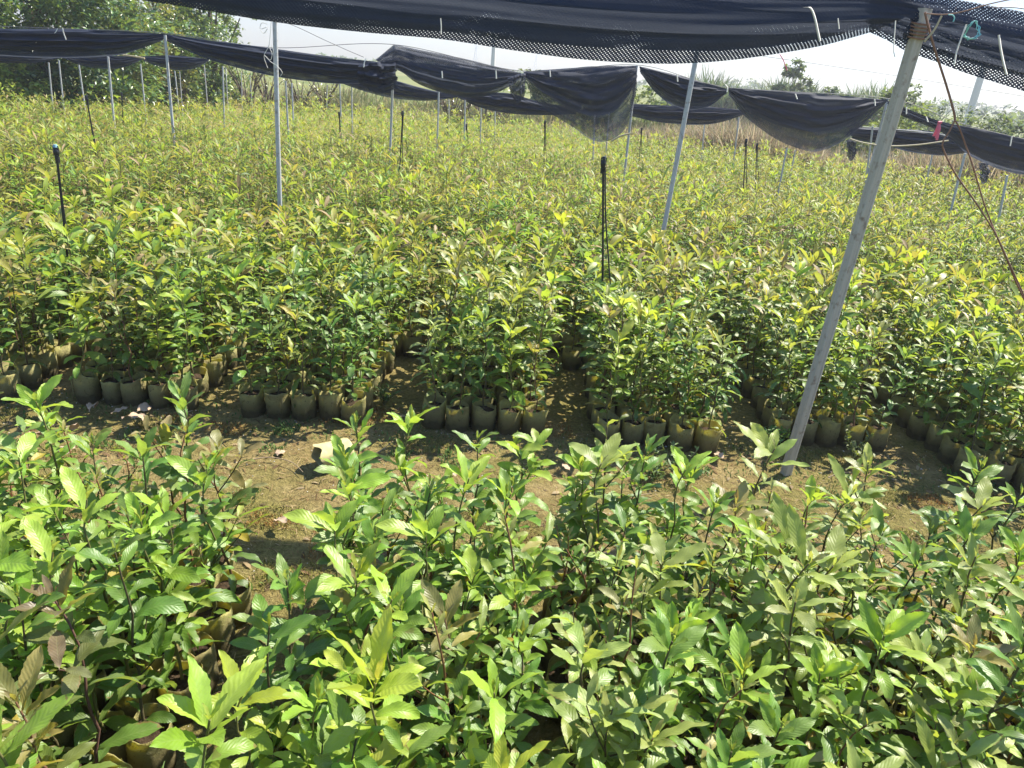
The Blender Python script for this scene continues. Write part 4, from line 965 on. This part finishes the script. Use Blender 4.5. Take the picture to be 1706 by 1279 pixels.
def tree(name, x, y, H, R, label, n, ls, cols, trunk=.12, low=.12, group=None, seed=0, nl=9, cat='tree', flat=1.0, leaf='leaf_tree'):
    r = np.random.RandomState(900 + seed); t = thing(name, (x, y, 0), label, cat, group)
    lobes = []; mb = MB()
    for i in range(nl):
        a = i * 2.4 + r.uniform(-.4, .4); f = (i + .5) / nl; z = H * (low + (1 - low) * f * .93); q = R * (math.sin(math.pi * (.16 + .78 * f)) ** .7) * r.uniform(.45, .72)
        rr = R * r.uniform(.34, .52); c = (math.cos(a) * q, math.sin(a) * q, min(z, H - rr * .5)); lobes.append((c, (rr, rr, rr * .8 * flat)))
        if i % 2 == 0: tube(mb, smooth_path(np.array([[0, 0, H * .12], [c[0] * .4, c[1] * .4, c[2] * .6], c]), 8), np.linspace(trunk * .5, .012, 8), 6)
    tube(mb, smooth_path(np.array([[0, 0, -.1], [r.uniform(-.1, .1), 0, H * .3], [r.uniform(-.2, .2), r.uniform(-.2, .2), H * .75]]), 10), np.linspace(trunk, trunk * .3, 10), 8)
    mb.build('trunk', M['bark'], t)
    crown_leaves(r, lobes, n, ls, cols).build('crown', M[leaf], t)
DK = [(.06, .12, .04), (.08, .15, .045), (.11, .19, .06), (.045, .09, .03)]
MD = [(.08, .15, .04), (.11, .19, .05), (.055, .11, .03)]
LT = [(.19, .27, .05), (.14, .22, .045), (.24, .31, .07)]
BR = [(.17, .17, .065), (.22, .18, .085), (.12, .15, .045)]
GT = 'trees of the wood behind the field'
for i, (px, Y, H, R, lab, cols, n, ls) in enumerate([
  (-60, 14.8, 5.2, 2.3, 'dense dark glossy tree at the left frame edge', DK, 6500, .17),
  (70, 16.0, 5.6, 2.2, 'tallest dark glossy tree, second from the left edge', DK, 6500, .17),
  (150, 15.6, 3.0, 1.7, 'round dark glossy bush-like tree below the left net', DK, 5200, .16),
  (215, 19.0, 4.9, 1.9, 'brownish green tree with thin feathery crown', BR, 5200, .12),
  (275, 20.5, 5.0, 1.5, 'yellow-green tree beside the sky gap', LT, 4200, .14),
  (240, 17.6, 2.2, 1.2, 'low brown-green bush under the pale stick', BR, 3000, .12),
  (300, 18.6, 2.3, 1.2, 'low dark tree behind the gap pole', DK, 3000, .14),
  (355, 19.8, 3.9, 1.15, 'small round tree rising alone above the left net', MD, 3600, .13),
  (325, 21.5, 3.4, 1.3, 'sunlit olive tree left of the small round one', LT, 2600, .13),
  (-20, 14.2, 1.3, .9, 'bright low bush at the left frame edge', LT, 1800, .13)]):
    x = at_y(px, 100, Y)[0]; tree('broadleaf_tree', x, Y, H, R, lab, int(n * 1.9), ls * .92, cols, trunk=.10 if H > 2.5 else .05, low=.06, group=GT, seed=i, nl=14)
# bare shrubs with dry stems along the far edge
def shrub(px, Y, H, lab, k=14, leaf=0, cols=BR):
    x = at_y(px, 150, Y)[0]; r = np.random.RandomState(int(px)); t = thing('bare_shrub', (x, Y, 0), lab, 'shrub', 'bare brown shrubs along the field end'); mb = MB(); rows = []
    for i in range(k):
        a = r.uniform(0, 6.28); q = np.array([[r.normal(0, .08), r.normal(0, .08), 0], [math.cos(a) * H * .15, math.sin(a) * H * .15, H * .5], [math.cos(a) * H * .35, math.sin(a) * H * .35, H * r.uniform(.7, 1)]])
        tube(mb, smooth_path(q, 6), np.linspace(.022, .008, 6), 5)
        for j in range(leaf // k):
            p = q[1] + (q[2] - q[1]) * r.uniform(0, 1.1); c = np.array(cols[r.randint(len(cols))]) * r.uniform(.7, 1.3); rows.append((*(p + r.normal(0, .07, 3)), r.uniform(0, 6.28), r.uniform(-.5, 1), .1, .04, r.uniform(0, 1), .2, r.uniform(-.5, .5), *c))
    mb.build('branch', M['bark'], t)
    if rows: link('foliage', leaf_mesh(np.array(rows), 2, 2, 0, 0, 'foliage', M['leaf_tree']), t)
for px, Y, H, lab in [(412, 19.5, 1.5, 'bare brown shrub left of the string-tangled pole'), (445, 20.2, 1.3, 'bare brown shrub just behind the string-tangled pole'), (500, 20, 1.2, 'bare brown shrub right of the string-tangled pole'), (540, 20.5, 1.2, 'bare shrub under the low middle of the long net'), (752, 19.6, 1.2, 'dry reddish shrub beyond where two nets meet'), (770, 19.8, 1.2, 'dry shrub right of the reddish one'), (810, 20, 1.1, 'dry dark shrub under the lower middle net'), (840, 20.4, 1.0, 'dry shrub at the end of the lower middle net')]:
    shrub(px, Y, H, lab, leaf=140)
# dry grass belt along the right-hand field edge
def belt(name, pts, n, H, cols, lab, spread=1.2, w=(.012, .03)):
    pts = np.array(pts); s = LR.uniform(0, len(pts) - 1, n); i = np.minimum(s.astype(int), len(pts) - 2); P = pts[i] + (pts[i + 1] - pts[i]) * (s - i)[:, None]
    P = np.c_[P + LR.normal(0, spread, (n, 2)) * [.5, 1], np.zeros(n)]
    P[:, 1] = np.maximum(P[:, 1], (pts[i] + (pts[i + 1] - pts[i]) * (s - i)[:, None])[:, 1] - .2)
    c = np.array(cols)[LR.randint(len(cols), size=n)] * LR.uniform(.65, 1.3, (n, 1)); L = H * LR.uniform(.55, 1.1, n) * (1 + .25 * np.sin(P[:, 0] * 1.7))
    V, Fq, uv, col = leaf_batch(P, LR.uniform(0, 6.28, n), rad(1) * LR.uniform(62, 90, n), L, LR.uniform(*w, n), rad(1) * LR.uniform(5, 70, n), np.zeros(n), LR.uniform(-.5, .5, n), c, 4, 1, tip=.6, q=.7)
    return tag(MB().add(V, Fq, uv=uv, col=col).build(name, M['straw']), lab, 'grass', kind='stuff')
DRY = [(.36, .28, .17), (.28, .21, .12), (.42, .35, .23), (.22, .17, .10), (.24, .24, .11)]
def gp(px, Y): return [at_y(px, 150, Y)[0], Y]
belt('dry_grass', [gp(620, 20.5), gp(800, 20.2), gp(960, 19.6), gp(1060, 18.8)], 1500, .55, DRY + [(.20, .22, .08), (.16, .19, .07)], 'dry pinkish grass along the far field end', 1.0)
belt('dry_grass', [gp(1060, 18.6), gp(1200, 17.6), gp(1340, 16.0), gp(1500, 14.8), gp(1640, 13.9), gp(1800, 13.2)], 9500, .98, DRY, 'tall brown dry grass along the right field edge', .8)
belt('meadow_grass', [gp(380, 23), gp(600, 24), gp(900, 25), gp(1200, 24), gp(1500, 20), gp(1800, 19)], 9000, .7, [(.13, .16, .04), (.20, .21, .08), (.27, .23, .11)], 'pale green rough grass beyond the field', 3.0, (.02, .05))
# green bushes on the right, reeds and far trees
for i, (px, Y, H, R, lab, cols, n, ls) in enumerate([
  (1320, 34, 3.0, .9, 'lone narrow dark tree above the reeds', MD, 1500, .22),
  (1375, 36, 1.9, 1.1, 'round green bush right of the narrow tree', MD, 1300, .22),
  (1395, 33, 2.0, .8, 'pointed bush among the reeds', MD, 1100, .2),
  (1535, 20, 1.45, 1.3, 'yellow-green bush beside the leaning post', LT, 3000, .13),
  (1500, 22, 2.0, .9, 'olive bush behind the leaning post', LT + MD, 2200, .14),
  (1522, 24, 2.35, .5, 'sparse twiggy bush top against the sky', MD, 500, .14),
  (1650, 22, 1.55, 1.5, 'broad dark green bush before the far concrete post', DK + MD, 3600, .14),
  (1720, 21, 1.4, 1.4, 'broad green bush at the right frame edge', MD + DK, 3000, .14),
  (1430, 19.5, .75, .9, 'low green bush under the low right net', MD, 1400, .12),
  (1598, 15.6, .85, .5, 'small green shrub among the dry grass', LT, 900, .10),
  (890, 28, 1.55, 1.2, 'dark bush below the far pylon', MD + DK, 1200, .2),
  (1000, 24, 1.2, 1.2, 'green bush beyond the torn net', MD, 1400, .16),
  (1110, 25, 1.5, 1.4, 'green bush beyond the low grey net', MD + LT, 1400, .16)]):
    x = at_y(px, 150, Y)[0]; tree('bush' if H < 2.8 else 'narrow_tree', x, Y, H, R, lab, int(n * 1.5), ls, np.array(cols) * .62, trunk=.05, low=.05, group='bushes beyond the field', seed=50 + i, nl=8, leaf='leaf_bush', cat='bush' if H < 2.8 else 'tree')
belt('reed_bed', [gp(1160, 38), gp(1300, 37), gp(1450, 36), gp(1530, 36)], 5200, 2.05, [(.11, .16, .06), (.085, .13, .05), (.17, .19, .09)], 'tall pale reeds under the power line', 1.6, (.05, .12))
FT = [(.05, .09, .04), (.07, .12, .05), (.04, .075, .035)]
mbw = MB()
def far_wood():
    r = np.random.RandomState(4); lob = []
    for x in np.arange(-260, 320, 4.2):
        Y = 150 + r.uniform(-10, 10); h = r.uniform(1.6, 3.4) * (1 if x > 25 else .42); lob.append(((x, Y, h * .5), (r.uniform(3, 5), 3.5, h * .55)))
    for x in np.arange(20, 120, 3.0):
        Y = 72 + r.uniform(-5, 5); h = r.uniform(1.0, 1.9); lob.append(((x, Y, h * .5), (r.uniform(2, 3.4), 2.5, h * .6)))
    return crown_leaves(r, lob, 42000, .75, FT)
tag(far_wood().build('far_wood', M['leaf_bush']), 'hazy line of woods along the horizon', 'woods', kind='stuff')
def post(px, ytop, ybot, Y, w, lab):
    T = at_y(px, ytop, Y); B = at_y(px, ybot, Y); x = (T[0] + B[0]) / 2; H = T[2] + .0; mb = MB(); p = np.array([[0, 0, -.3], [0, 0, H * .4], [0, 0, H - w * .6], [0, 0, H]])
    tube(mb, p, [w * .55, w * .5, w * .44, w * .25], 10); tube(mb, [[-w * 2, 0, H - w * 2], [w * 2, 0, H - w * 2]], w * .2, 6)
    tag(mb.build('utility_pole', M['concrete'], loc=(x, Y, 0)), lab, 'utility pole', 'pale concrete poles')
post(823, 40, 110, 60, .33, 'pale concrete pole against the sky above the peaked net'); post(1638, 60, 170, 52, .46, 'pale concrete pole behind the broad dark bush')
def pylon(px, Y, H, lab):
    x = at_y(px, 100, Y)[0]; t = thing('power_pylon', (x, Y, 0), lab, 'pylon', 'far power pylons'); mb = MB(); b, tp = H * .11, H * .018
    for sx in (-1, 1):
        for sy in (-1, 1):
            tube(mb, [[sx * b, sy * b, 0], [sx * tp * 1.6, sy * tp * 1.6, H * .62], [sx * tp, sy * tp, H]], H * .006, 4)
    for k in range(7):
        z0, z1 = H * k / 7, H * (k + 1) / 7; w0 = np.interp(z0, [0, .62 * H, H], [b, tp * 1.6, tp]); w1 = np.interp(z1, [0, .62 * H, H], [b, tp * 1.6, tp])
        for s in (-1, 1): tube(mb, [[-s * w0, -w0, z0], [s * w1, -w1, z1]], H * .004, 4)
    mb.build('lattice', M['pylon'], t); mb = MB()
    for z, w in ((.70, .17), (.82, .14), (.94, .11)): tube(mb, [[-w * H, 0, z * H], [0, 0, (z + .035) * H], [w * H, 0, z * H]], H * .006, 4)
    mb.build('cross_arm', M['pylon'], t)
pylon(792, 290, 9.5, 'faint far pylon left of the concrete pole top'); pylon(893, 310, 8.0, 'fainter far pylon right of the concrete pole top')

# ------------------------------------------------------------------ the hazy air
hm, hn, hl = mat('hazy_air'); ho = hn.new('ShaderNodeOutputMaterial'); pv = hn.new('ShaderNodeVolumePrincipled')
pv.inputs['Color'].default_value = (.93, .96, 1, 1); pv.inputs['Density'].default_value = .0017; pv.inputs['Anisotropy'].default_value = .35
hl.new(pv.outputs[0], ho.inputs['Volume'])
x, y0, y1, z0, z1 = 330, -60, 330, -1.3, 16
V = [(-x, y0, z0), (x, y0, z0), (x, y1, z0), (-x, y1, z0), (-x, y0, z1), (x, y0, z1), (x, y1, z1), (-x, y1, z1)]
tag(MB().add(V, [(0, 3, 2, 1), (4, 5, 6, 7), (0, 1, 5, 4), (1, 2, 6, 5), (2, 3, 7, 6), (3, 0, 4, 7)]).build('haze', hm, smooth=False), 'thin bright haze over the fields', 'haze', kind='stuff')
